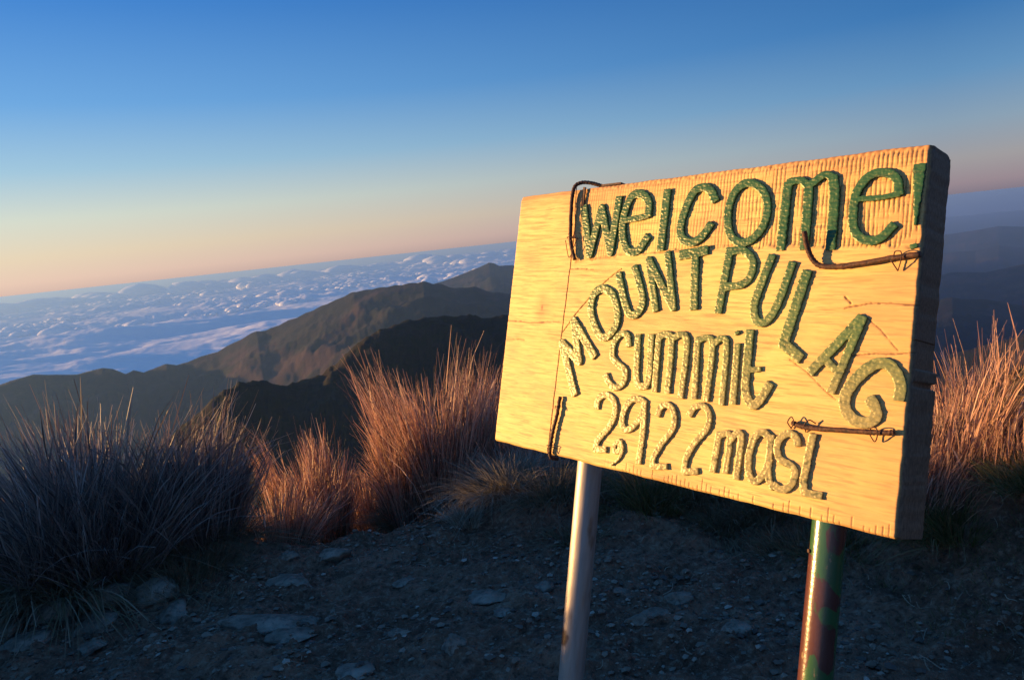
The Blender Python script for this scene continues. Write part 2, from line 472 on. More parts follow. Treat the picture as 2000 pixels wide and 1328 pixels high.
# ================================================================== sea of clouds
CZ = -905.0
def cloud_z(x, y):
    r = np.hypot(x, y)
    xk, yk = x / 1000, y / 1000
    # wind direction runs across the view, stretch along x
    z = 110 * fbm(xk / 5.5, yk / 3.2, 3, 0.5, 2.0)
    z = z + 34 * fbm(xk / 1.5 + 0.4 * fbm(xk / 3, yk / 3, 2), yk / 0.55, 4, 0.55, 8.0)
    z = z + 60 * billow(xk / 2.2 + 0.3 * fbm(xk / 2, yk / 2, 2), yk / 0.9, 3, 0.5, 21.0) * smooth(21000, 15000, r)
    # long swell with a hollow in front of it
    def g(cx, cy, sx, sy, ang):
        c, s = math.cos(ang), math.sin(ang)
        u = (xk - cx) * c + (yk - cy) * s; v = -(xk - cx) * s + (yk - cy) * c
        return np.exp(-(u / sx) ** 2 - (v / sy) ** 2)
    z = z + 150 * g(-6.3, 13.2, 4.2, 1.3, 0.25) - 170 * g(-2.8, 13.8, 3.4, 1.2, 0.35) - 90 * g(-8.5, 11.8, 3.0, 0.7, 0.15)
    z = z + 110 * g(-3.2, 10.2, 3.6, 1.5, 0.62)
    mask = smooth(0.05, 0.4, fbm(xk / 6.0, yk / 5.0, 4, 0.55, 5.5) + 0.12) * smooth(15500, 21000, r + 900 * fbm(xk / 2, yk / 2, 2))
    puff = np.clip(billow(xk / 0.75, yk / 1.3, 4, 0.5, 1.7) - 0.15, 0, 1)
    far = 1 + 0.9 * smooth(23000, 34000, r) * smooth(-0.1, 0.4, fbm(xk / 9, yk / 7, 3, 0.5, 33.0))
    z = z + mask * far * 60 * (1 - (1 - puff) ** 2.0)
    m2 = smooth(0.25, 0.55, fbm(xk / 3.1, yk / 2.4, 3, 0.5, 15.5)) * smooth(17000, 23000, r)
    z = z + m2 * far * 40 * (1 - (1 - np.clip(billow(xk / 0.55, yk / 0.9, 3, 0.5, 9.7), 0, 1)) ** 2)
    z = z + 5 * smooth(12000, 8000, r) * fbm(xk / 0.25, yk / 0.14, 3, 0.6)
    return CZ + z - 320 * smooth(9300, 7600, r)
azc = np.concatenate([np.arange(-180, -46, 3.0), np.arange(-46, -36, 0.5), np.arange(-36, 3, 0.045), np.arange(3, 11, 0.4)])
inv = np.linspace(1 / 6200., 1 / 21000., 190)
rc = np.concatenate([1 / inv[:-1], np.linspace(21000, 62000, 360)[:-1], np.geomspace(62000, 110000, 16)])
AZ, RR = np.meshgrid(azc, rc)
X = RR * np.sin(np.radians(AZ)); Y = RR * np.cos(np.radians(AZ))
Z = cloud_z(X, Y) - 500 * smooth(4, 10, AZ)
me = raw_mesh('cloud_sea', np.stack([X, Y, Z], -1).reshape(-1, 3), grid_faces(len(rc), len(azc)), 4)
M_CLOUD = mat_cloud()
clouds = link('cloud_sea', me, M_CLOUD); tag(clouds, kind='structure')

# cumulus heads rising out of the layer, in drifting streets
def puffs():
    import bmesh
    bm = bmesh.new(); bmesh.ops.create_icosphere(bm, subdivisions=2, radius=1.0)
    S2 = (np.array([v.co[:] for v in bm.verts]), np.array([[v.index for v in f.verts] for f in bm.faces])); bm.free()
    bm = bmesh.new(); bmesh.ops.create_icosphere(bm, subdivisions=1, radius=1.0)
    S1 = (np.array([v.co[:] for v in bm.verts]), np.array([[v.index for v in f.verts] for f in bm.faces])); bm.free()
    g = np.random.default_rng(23)
    nc = 8500
    a = g.uniform(-37, 4, nc); r = 16500 + 33000 * g.uniform(0, 1, nc) ** 1.1
    x = r * np.sin(np.radians(a)); y = r * np.cos(np.radians(a))
    m = fbm(x / 5200, y / 3000, 4, 0.55, 41.0)
    street = np.exp(-((r - 19500 - 1500 * np.sin(np.radians(a) * 9)) / 1900) ** 2) + 0.9 * np.exp(-((r - 26500 - 900 * np.sin(np.radians(a) * 14)) / 1500) ** 2) + 0.9 * smooth(33000, 42000, r)
    k = g.uniform(0, 1, nc) < np.clip(smooth(0.15, 0.5, m) * (0.03 + 1.0 * street ** 1.5), 0, 1)
    x, y, r = x[k], y[k], r[k]
    # the furthest heads, large ones standing on the skyline
    a2 = g.uniform(-37, 4, 420); r2 = g.uniform(46000, 60000, 420)
    x2 = r2 * np.sin(np.radians(a2)); y2 = r2 * np.cos(np.radians(a2))
    k2 = perlin(x2 / 6000, y2 / 9000 + 3) > 0.0
    x = np.concatenate([x, x2[k2]]); y = np.concatenate([y, y2[k2]]); r = np.concatenate([r, r2[k2]])
    V, F = [], []; b = 0
    for cx, cy, cr in zip(x, y, r):
        n = g.integers(5, 13); S = g.uniform(45, 90 + 170 * g.uniform() ** 3) * (1 + 0.5 * (cr > 33000) + 2.0 * (cr > 46000))
        z0 = float(cloud_z(np.array([cx]), np.array([cy]))[0])
        for j in range(n):
            s = S * g.uniform(0.45, 1.15)
            sv, sf = S2 if s > 85 else S1
            c = np.array([cx + g.normal(0, S * 2.6), cy + g.normal(0, S * 1.0), z0 + S * g.uniform(-0.4, 0.25)])
            nz = 0.16 * perlin(sv[:, 0] * 1.9 + cx + j, sv[:, 1] * 1.9 + sv[:, 2] * 1.6 + cy) + 0.07 * perlin(sv[:, 0] * 4.3 + cy, sv[:, 2] * 4.3 + j + sv[:, 1] * 3)
            V.append(sv * (1 + nz)[:, None] * np.array([s * 1.6, s * 1.2, s * 0.66]) + c)
            F.append(sf + b); b += len(sv)
    me = raw_mesh('cumulus_heads', np.concatenate(V), np.concatenate(F), 3)
    o = link('cumulus_heads', me, mat_cloud('cumulus_tops', 0.0)); o['kind'] = 'stuff'
    print('puffs', len(V))
puffs()

# ================================================================== summit ground
def spacing(lo, f0, f1, hi, fine, coarse):
    a = np.arange(lo, f0, coarse); b = np.arange(f0, f1, fine); c = np.arange(f1, hi + coarse, coarse)
    return np.concatenate([a, b, c])

def ground_z(x, y):
    z = summit_fall(x * 1.0, (y - 0.0) * 1.0) * 0.0
    # shoulder beyond the path drops away
    edge = 3.75 + 0.25 * np.sin(x * 1.3 + 0.5) + 0.35 * smooth(-0.4, 1.2, x)
    d = np.clip(y - edge, 0, None)
    z = z - 0.52 * d - 0.05 * np.clip(d, 0, 2) ** 2
    r = np.hypot(x, y)
    z = z - 0.5 * np.clip(r - 6.2, 0, None)
    # grassy bank at the right
    z = z + 0.84 * smooth(1.15, 2.6, x + 0.25 * (y - 2.4)) * smooth(-1.5, 1.5, y) * smooth(3.9, 2.8, y)
    # hummock carrying matted grass behind the sign
    z = z + 0.16 * np.exp(-((x - 0.15) / 0.55) ** 2 - ((y - 3.75) / 0.4) ** 2)
    # unseen bank left of the path, its height shaped to shade the ground
    z = z + (0.72 * smooth(-3.2, -4.9, x) * smooth(5.4, 4.8, y) * smooth(-5.5, -2, y)) * smooth(-8.2, -5.6, x)
    # unseen hummock added beside the big left tussocks to shade them
    z = z + 0.36 * smooth(-2.9, -3.5, x) * smooth(-4.9, -3.9, x) * smooth(3.0, 3.5, y) * smooth(4.5, 4.0, y)
    z = z + 0.14 * np.exp(-((x + 2.0) / 0.7) ** 2 - ((y - 3.7) / 0.35) ** 2)
    z = z + 0.045 * fbm(x / 1.3, y / 0.9, 3, 0.5, 1.1) + 0.026 * fbm(x / 0.28, y / 0.22, 4, 0.6, 4.4)
    z = z + 0.015 * ridged(x / 0.16 + 0.3 * fbm(x, y, 2), y / 0.11, 3, 0.55, 2.7) + 0.006 * billow(x / 0.045, y / 0.04, 3, 0.6, 5.7)
    return z

xs = spacing(-9, -2.9, 2.6, 8, 0.011, 0.12)
ys = spacing(-8, 1.7, 4.3, 9, 0.010, 0.12)
XX, YY = np.meshgrid(xs, ys)
ZZ = ground_z(XX, YY)
me = raw_mesh('ground', np.stack([XX, YY, ZZ], -1).reshape(-1, 3), grid_faces(len(ys), len(xs)), 4)
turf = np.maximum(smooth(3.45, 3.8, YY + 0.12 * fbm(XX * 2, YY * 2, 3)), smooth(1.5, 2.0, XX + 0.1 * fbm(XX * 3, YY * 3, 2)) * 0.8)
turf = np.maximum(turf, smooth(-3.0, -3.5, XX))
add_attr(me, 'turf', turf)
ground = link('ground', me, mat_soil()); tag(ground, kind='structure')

def gz(x, y):
    return float(ground_z(np.array([float(x)]), np.array([float(y)]))[0])

# ================================================================== the sign
W_B, H_B = 0.8734, 0.55
BO = Vector((-0.0636, 1.6691, 0.9185))
EX = Vector((0.63576, -0.77139, -0.02774)).normalized()
EN = Vector((-0.73761, -0.61773, 0.27268)).normalized()
EY = EN.cross(EX).normalized()
BM = Matrix(((EX.x, EY.x, EN.x, BO.x), (EX.y, EY.y, EN.y, BO.y), (EX.z, EY.z, EN.z, BO.z), (0, 0, 0, 1)))
SH = -0.01816
TH = 0.070
RUST_SPOT = (0.206, -0.373, -0.076)

M_WOOD, M_PAINT, M_RUST = mat_wood(), mat_paint(), mat_rust()

sign = bpy.data.objects.new('signboard', None)
COL.objects.link(sign)
sign.matrix_world = BM
tag(sign, 'thick wooden summit sign with raised green lettering standing on two metal posts', 'sign')

# letters: strokes of (x, y, half width) in millimetres on the board face
LETTERS = [
 ('W', [[(204.4,511.3,8.7),(235.1,412.6,8.5),(255.0,504.3,8.4),(291.4,414.0,8.1),(299.3,522.4,8.0)]]),
 ('e', [[(316.8,475.9,5.6),(349.7,477.7,5.5),(377.4,481.8,5.3)], [(377.4,481.8,7.5),(375.2,507.0,7.5),(358.9,522.3,7.6),(335.7,524.4,7.8),(321.1,502.3,7.9),(315.4,466.3,7.9),(324.2,431.1,7.8),(341.0,413.4,7.7),(361.8,415.7,7.5),(381.6,441.4,7.4)]]),
 ('l', [[(417.2,525.2,8.2),(415.1,415.9,8.2)]]),
 ('C', [[(524.4,497.6,7.1),(512.7,516.3,7.2),(495.7,523.4,7.3),(476.7,516.9,7.4),(462.0,485.9,7.5),(455.2,452.5,7.6),(463.5,432.5,7.5),(484.4,426.0,7.3),(504.4,436.1,7.2),(520.2,457.1,7.1)]]),
 ('o', [[(592.2,521.2,6.6),(615.3,506.8,6.4),(627.3,478.8,6.3),(623.0,448.4,6.4),(604.0,426.3,6.5),(581.1,421.5,6.6),(561.5,436.1,6.8),(552.4,468.5,6.9),(558.5,502.7,6.8),(574.7,519.8,6.7),(592.2,521.2,6.6)]]),
 ('m', [[(660.1,513.9,7.3),(657.6,407.7,7.3)], [(660.0,515.1,5.9),(679.7,517.4,5.7),(696.3,506.6,5.6)], [(696.3,506.6,7.2),(697.5,468.5,7.2),(697.9,407.5,7.1)], [(701.1,509.8,5.6),(720.1,521.9,5.5),(734.2,516.0,5.4)], [(734.2,516.0,7.4),(739.7,484.4,7.3),(740.6,406.0,7.3)]]),
 ('e', [[(778.1,478.8,3.7),(808.7,478.5,3.6),(835.6,481.1,3.5)], [(835.6,481.1,5.9),(830.0,503.6,5.9),(812.1,515.0,6.1),(790.0,511.9,6.2),(774.0,490.8,6.3),(770.9,463.1,6.3),(774.9,432.6,6.3),(791.7,416.8,6.2),(814.0,418.1,6.0),(831.9,436.7,5.9)]]),
 ('exclamation_mark', [[(860.3,519.1,8.3),(861.0,478.3,4.9),(861.1,435.6,1.5)]]),
 ('exclamation_dot', [[(861.4,406.6,5.0),(862.5,403.9,5.0)]]),
 ('M', [[(236.9,129.0,8.3),(185.3,228.3,8.8),(239.1,195.8,8.4),(212.6,275.7,8.6),(279.7,208.1,8.1)]]),
 ('O', [[(285.2,342.2,7.7),(310.4,330.2,7.5),(326.5,300.5,7.4),(328.2,273.7,7.4),(313.9,253.6,7.5),(294.7,246.6,7.6),(273.5,265.4,7.7),(257.3,298.7,7.9),(259.1,326.6,7.9),(272.3,339.6,7.8),(285.2,342.2,7.7)]]),
 ('U', [[(320.3,370.9,7.5),(345.1,312.9,7.3),(363.2,292.1,7.1),(382.6,302.0,7.0),(385.4,328.2,7.0),(358.4,383.9,7.2)]]),
 ('N', [[(420.0,303.0,6.8),(392.3,396.4,7.0),(451.1,317.9,6.6),(459.2,308.3,6.5),(433.7,408.8,6.7)]]),
 ('T', [[(463.7,403.1,8.5),(518.7,410.5,8.0)], [(495.3,403.6,7.6),(503.6,308.0,7.5)]]),
 ('P', [[(565.0,405.5,6.8),(553.9,302.7,6.8)], [(560.3,406.5,6.5),(590.1,407.4,6.3),(610.3,390.0,6.2),(609.3,364.4,6.2),(593.5,350.3,6.2),(562.6,346.3,6.5)]]),
 ('U', [[(645.1,396.8,6.5),(631.7,354.1,6.5),(621.2,316.1,6.6),(629.6,289.8,6.5),(647.9,293.0,6.4),(663.9,322.0,6.3),(682.1,384.7,6.2)]]),
 ('L', [[(707.5,370.2,7.9),(679.5,256.9,8.1),(709.9,236.6,7.8)]]),
 ('A', [[(798.4,302.5,6.5),(768.7,265.5,6.7),(728.1,217.5,7.0)], [(801.2,302.6,5.9),(782.2,246.4,6.0),(763.2,190.5,6.1)], [(745.6,242.3,5.4),(766.8,223.8,5.2)]]),
 ('G', [[(860.9,190.8,7.5),(861.2,211.8,7.5),(849.6,232.3,7.6),(833.0,239.1,7.8),(813.4,229.2,8.0),(793.2,204.9,8.2),(784.7,181.5,8.2),(793.0,160.0,8.1),(813.5,151.7,7.9),(831.3,160.9,7.8),(829.1,175.7,7.8),(821.4,186.3,7.9)]]),
 ('s', [[(365.3,234.7,6.0),(360.3,252.0,6.1),(344.3,256.4,6.2),(328.0,238.3,6.2),(327.0,211.5,6.2),(343.4,198.0,6.1),(362.4,186.4,6.0),(360.8,164.4,6.0),(340.7,153.0,6.1),(322.7,163.0,6.3),(313.9,174.7,6.3)]]),
 ('u', [[(385.0,255.6,6.6),(392.3,173.3,6.5),(408.4,162.9,6.4),(420.2,177.4,6.4),(416.6,257.2,6.4)]]),
 ('m', [[(433.7,257.2,6.0),(436.1,156.5,5.9)], [(434.6,255.9,6.0),(451.5,260.1,5.9),(463.5,246.3,5.8),(464.9,156.9,5.8)], [(466.9,254.8,5.8),(483.8,261.8,5.7),(497.1,245.6,5.6),(494.7,152.0,5.6)]]),
 ('m', [[(518.5,256.3,5.5),(523.1,153.9,5.4)], [(519.7,254.5,5.5),(538.2,258.7,5.4),(550.2,243.6,5.3),(547.6,152.8,5.3)], [(554.5,251.7,5.3),(566.7,259.7,5.2),(577.4,245.3,5.2),(578.4,149.9,5.1)]]),
 ('i', [[(597.6,250.8,5.6),(600.1,153.8,5.6)]]),
 ('i_dot', [[(593.5,271.4,3.9),(595.2,268.9,3.9)]]),
 ('t', [[(618.5,274.2,7.2),(619.2,209.5,7.2),(621.2,175.1,7.2),(635.7,155.6,7.0),(648.4,165.7,7.0),(662.7,191.8,6.9)], [(613.9,209.0,4.1),(643.2,214.1,4.0)]]),
 ('two', [[(300.2,109.0,6.4),(301.9,125.6,6.4),(318.4,137.1,6.3),(340.0,130.0,6.1),(348.2,107.6,6.1),(338.4,80.0,6.1),(312.8,49.7,6.3),(308.6,31.2,6.3),(335.0,34.1,6.1)]]),
 ('comma', [[(365.0,56.3,4.2),(355.1,44.6,4.3),(358.3,35.0,4.2),(369.2,39.7,4.2),(365.0,56.3,4.2)], [(369.7,55.6,4.6),(375.7,39.4,3.5),(367.8,22.2,2.5),(353.0,9.5,1.4)]]),
 ('nine', [[(414.0,134.4,5.7),(388.0,136.2,5.9),(371.2,116.3,6.0),(368.7,90.0,6.0),(380.1,78.7,5.9),(398.0,89.8,5.8),(412.8,110.2,5.7),(414.0,134.4,5.7)], [(415.6,136.0,5.7),(419.0,83.0,5.7),(416.7,23.8,5.7)]]),
 ('two', [[(448.5,114.9,5.5),(454.3,129.5,5.5),(468.2,136.1,5.4),(483.1,124.9,5.3),(485.5,98.1,5.3),(464.9,67.8,5.4),(449.4,40.6,5.5),(449.1,23.5,5.5),(479.4,29.0,5.3)]]),
 ('two', [[(516.2,123.8,5.5),(526.2,138.9,5.4),(544.1,142.6,5.3),(556.6,129.1,5.2),(554.1,105.3,5.3),(532.9,78.6,5.4),(518.7,49.8,5.4),(517.4,26.3,5.4),(544.0,32.9,5.3)]]),
 ('m', [[(579.6,102.2,5.7),(574.0,38.3,5.7)], [(580.2,97.1,5.2),(592.2,104.0,5.1),(601.0,95.3,5.1),(598.5,40.4,5.1)], [(601.2,93.6,5.5),(613.2,107.1,5.5),(621.7,98.5,5.4),(619.3,35.2,5.4)]]),
 ('a', [[(673.2,108.0,5.5),(657.3,115.3,5.6),(644.8,103.7,5.6),(638.2,74.9,5.7),(641.2,47.7,5.6),(652.1,36.7,5.6),(666.0,49.4,5.5),(675.0,75.1,5.4)], [(673.8,111.7,5.5),(674.9,51.1,5.4),(686.0,33.8,5.4)]]),
 ('s', [[(719.0,104.8,5.2),(714.6,116.7,5.2),(699.9,119.6,5.3),(685.9,104.0,5.4),(690.3,80.8,5.3),(711.2,72.6,5.2),(719.2,62.4,5.2),(713.6,42.3,5.2),(699.1,33.5,5.3),(686.3,37.7,5.4)]]),
 ('l', [[(741.9,123.8,5.6),(737.1,88.9,5.7),(733.5,53.5,5.7),(736.1,36.7,5.7),(762.5,37.0,5.5)]]),
]

def seg_sdf(px, py, st):
    """signed distance to a union of tapered capsules with squared-off ends"""
    d = np.full(px.shape, 1e9)
    for s in st:
        closed = abs(s[0][0] - s[-1][0]) + abs(s[0][1] - s[-1][1]) < 0.5
        for k, ((x0, y0, w0), (x1, y1, w1)) in enumerate(zip(s[:-1], s[1:])):
            dx, dy = x1 - x0, y1 - y0
            L2 = dx * dx + dy * dy + 1e-9
            t = np.clip(((px - x0) * dx + (py - y0) * dy) / L2, 0, 1)
            q = np.hypot(px - x0 - t * dx, py - y0 - t * dy) - (w0 + t * (w1 - w0))
            if not closed and len(s) > 1:
                L = math.sqrt(L2); pr_ = ((px - x0) * dx + (py - y0) * dy) / L
                if k == 0: q = np.maximum(q, -pr_ - 0.35 * w0)
                if k == len(s) - 2: q = np.maximum(q, pr_ - L - 0.35 * w1)
            d = np.minimum(d, q)
    return d

def smooth_stroke(s):
    if len(s) < 3: return s
    P = np.array(s, float)
    cl = np.hypot(*(P[0, :2] - P[-1, :2])) < 0.5
    Q = np.vstack([P[-2] if cl else 2 * P[0] - P[1], P, P[1] if cl else 2 * P[-1] - P[-2]])
    o = []
    for i in range(1, len(Q) - 2):
        for k in range(4):
            t = k / 4
            o.append(tuple(0.5 * ((2 * Q[i]) + (-Q[i - 1] + Q[i + 1]) * t + (2 * Q[i - 1] - 5 * Q[i] + 4 * Q[i + 1] - Q[i + 2]) * t * t + (-Q[i - 1] + 3 * Q[i] - 3 * Q[i + 1] + Q[i + 2]) * t ** 3)))
    return o + [tuple(P[-1])]

def letter_mesh(st, z_lo, z_hi, seed):
    st = [[(a, b, w) for a, b, w in s] for s in st]
    # square the stroke ends: pull in by half the width, then cap with a hard cut
    cuts = []
    allx = [a for s in st for a, b, w in s]; ally = [b for s in st for a, b, w in s]
    wm = max(w for s in st for a, b, w in s)
    step = 1.15
    gx = np.arange(min(allx) - wm - 3, max(allx) + wm + 3, step)
    gy = np.arange(min(ally) - wm - 3, max(ally) + wm + 3, step)
    PX, PY = np.meshgrid(gx, gy)
    def F(x, y):
        d = seg_sdf(x, y, st)
        return d + 0.7 * fbm(x / 7.0, y / 6.0, 2, 0.6, seed * 3.1) + 0.15 * fbm(x / 2.2, y / 2.2, 2, 0.5, seed * 1.7)
    D = F(PX, PY)
    ny, nx = D.shape
    q = (D < 0)
    cell = q[:-1, :-1] | q[:-1, 1:] | q[1:, :-1] | q[1:, 1:]
    f = grid_faces(ny, nx).reshape(ny - 1, nx - 1, 4)[cell]
    used = np.unique(f)
    remap = -np.ones(nx * ny, int); remap[used] = np.arange(len(used))
    f = remap[f]
    x = PX.ravel()[used].copy(); y = PY.ravel()[used].copy(); d = D.ravel()[used].copy()
    out = d > 0
    for _ in range(2):
        xo, yo = x[out], y[out]
        e = 0.3
        gxx = (F(xo + e, yo) - F(xo - e, yo)) / (2 * e); gyy = (F(xo, yo + e) - F(xo, yo - e)) / (2 * e)
        g2 = np.clip(gxx ** 2 + gyy ** 2, 0.3, None); dd = np.clip(F(xo, yo), -2, 2)
        x[out] = xo - dd * gxx / g2; y[out] = yo - dd * gyy / g2
    inside = np.clip(-F(x, y), 0, None)
    z = z_lo + (z_hi - z_lo) * (0.93 + 0.07 * smooth(0, 1.3, inside))
    z = z + 0.42 * fbm(x / 7, y / 3.6, 3, 0.6, seed) * smooth(0, 1.5, inside)
    v = np.stack([x, y, z], -1)
    # skirt
    ed = np.concatenate([f[:, [0, 1]], f[:, [1, 2]], f[:, [2, 3]], f[:, [3, 0]]])
    key = np.sort(ed, 1); key = key[:, 0] * 10 ** 7 + key[:, 1]
    _, idx, cnt = np.unique(key, return_index=True, return_counts=True)
    be = ed[idx[cnt == 1]]
    bv = np.unique(be); nb = len(bv); m2 = {int(a): len(v) + i for i, a in enumerate(bv)}
    hi = v[bv].copy(); lo = v[bv].copy(); lo[:, 2] = z_lo - 1.2
    v = np.concatenate([v, hi, lo])
    sk = np.array([[m2[int(a)], m2[int(a)] + nb, m2[int(b)] + nb, m2[int(b)]] for a, b in be])
    f = np.concatenate([f, sk])
    v = v / 1000.0
    me = raw_mesh('letter', v, f, 4, True)
    return me

NAMES = {'exclamation_mark': 'exclamation_mark', 'exclamation_dot': 'exclamation_dot', 'two': 'digit', 'nine': 'digit', 'comma': 'comma', 'i_dot': 'letter_dot'}
for i, (ch, st) in enumerate(LETTERS):
    head = i < 9
    st = [[(a + SH * b, b, w * 1.02 + 0.1) for a, b, w in s] for s in st]
    if ch in ('e', 'C', 'o', 'm', 'O', 'U', 'P', 'G', 's', 'u', 't', 'nine', 'comma', 'a'): st = [smooth_stroke(s) for s in st]
    elif ch == 'two': st = [smooth_stroke(s[:-1]) + [s[-1]] for s in st]
    me = letter_mesh(st, -3.6 if head else -0.8, 2.8 if head else 4.7, i + 1)
    link(NAMES.get(ch, 'letter'), me, M_PAINT, sign)

# ---- the two planks: carved front face, sawn sides, plain back
def pl_dist(px, py, pts):
    d = np.full(px.shape, 1e9)
    for (x0, y0), (x1, y1) in zip(pts[:-1], pts[1:]):
        dx, dy = x1 - x0, y1 - y0
        t = np.clip(((px - x0) * dx + (py - y0) * dy) / (dx * dx + dy * dy), 0, 1)
        d = np.minimum(d, np.hypot(px - x0 - t * dx, py - y0 - t * dy))
    return d

SEAM = [(0.1845, 0.0), (0.179, 0.082), (0.1795, 0.255), (0.184, 0.42), (0.1855, 0.55)]
def seam_x(v):
    return np.interp(v, [s[1] for s in SEAM][::1], [0.1765, 0.1765, 0.1795, 0.184, 0.1855])

LINES = [([(0.1805, 0.2516), (0.2082, 0.2847), (0.2607, 0.339), (0.2944, 0.3636), (0.3239, 0.3814)], 0.0011, 0.0022),
         ([(0.187, 0.3836), (0.211, 0.3837), (0.2502, 0.3819)], 0.0010, 0.0010),
         ([(0.771, 0.316), (0.8092, 0.323), (0.8374, 0.3242), (0.8734, 0.3232)], 0.0014, 0.0014),
         ([(0.788, 0.2454), (0.8237, 0.2521), (0.8478, 0.2525), (0.8734, 0.2565)], 0.0014, 0.0014),
         ([(0.0, 0.2695), (0.0684, 0.2676), (0.1176, 0.2701), (0.174, 0.2735)], 0.0014, 0.0014),
         ([(0.0, 0.2266), (0.0646, 0.2292)], 0.0014, 0.0014),
         ([(0.7694, 0.3332), (0.7797, 0.323)], 0.0012, 0.002),
         ([(0.8055, 0.3013), (0.8262, 0.2855), (0.8526, 0.2582)], 0.0012, 0.0008),
         ([(0.6915, 0.2339), (0.722, 0.2155), (0.7519, 0.1921), (0.7709, 0.1799)], 0.001, 0.0009)]

def relief(u, v):
    """carving depth (m) and dirt of the board face"""
    z = 0.0006 * fbm(u * 5, v * 40, 3, 0.5) + 0.0005 * fbm(u * 14, v * 160, 3, 0.6)
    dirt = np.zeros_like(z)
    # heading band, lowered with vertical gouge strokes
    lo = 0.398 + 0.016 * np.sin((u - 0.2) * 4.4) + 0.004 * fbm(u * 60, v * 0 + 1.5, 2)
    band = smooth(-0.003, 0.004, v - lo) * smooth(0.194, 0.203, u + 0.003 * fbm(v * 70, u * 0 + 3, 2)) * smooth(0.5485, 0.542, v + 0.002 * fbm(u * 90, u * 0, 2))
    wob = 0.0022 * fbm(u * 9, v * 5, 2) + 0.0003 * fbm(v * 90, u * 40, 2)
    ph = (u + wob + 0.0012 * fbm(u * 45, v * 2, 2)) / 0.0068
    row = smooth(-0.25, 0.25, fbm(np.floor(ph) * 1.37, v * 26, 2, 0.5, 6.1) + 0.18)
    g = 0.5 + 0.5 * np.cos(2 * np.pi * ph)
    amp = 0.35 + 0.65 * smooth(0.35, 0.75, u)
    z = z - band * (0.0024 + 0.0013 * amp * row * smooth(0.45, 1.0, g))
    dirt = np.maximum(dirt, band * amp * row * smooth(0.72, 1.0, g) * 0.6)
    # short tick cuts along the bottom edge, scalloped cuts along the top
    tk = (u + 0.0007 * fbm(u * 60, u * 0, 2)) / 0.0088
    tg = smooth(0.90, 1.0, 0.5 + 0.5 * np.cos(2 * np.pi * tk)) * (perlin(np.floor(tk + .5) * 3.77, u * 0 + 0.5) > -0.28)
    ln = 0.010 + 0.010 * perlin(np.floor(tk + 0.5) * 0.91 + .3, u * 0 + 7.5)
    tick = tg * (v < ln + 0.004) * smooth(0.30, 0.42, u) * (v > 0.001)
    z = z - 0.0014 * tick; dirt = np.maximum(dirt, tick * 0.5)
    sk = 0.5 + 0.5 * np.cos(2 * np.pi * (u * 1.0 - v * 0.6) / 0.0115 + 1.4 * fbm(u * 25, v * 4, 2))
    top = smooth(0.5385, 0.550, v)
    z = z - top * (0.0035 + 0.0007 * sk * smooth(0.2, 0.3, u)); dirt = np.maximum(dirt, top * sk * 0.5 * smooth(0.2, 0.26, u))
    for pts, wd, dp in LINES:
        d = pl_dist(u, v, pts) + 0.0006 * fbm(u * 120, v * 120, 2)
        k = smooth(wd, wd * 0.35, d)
        z = z - k * dp; dirt = np.maximum(dirt, k * 0.85)  # crack colour holds both its dirt and the shade of the recess
    # rounded arrises
    z = z - 0.004 * smooth(0.005, 0.0, v) ** 2 - 0.005 * smooth(W_B - 0.006, W_B, u) ** 2 - 0.003 * smooth(0.004, 0.0, u) ** 2
    return z, dirt

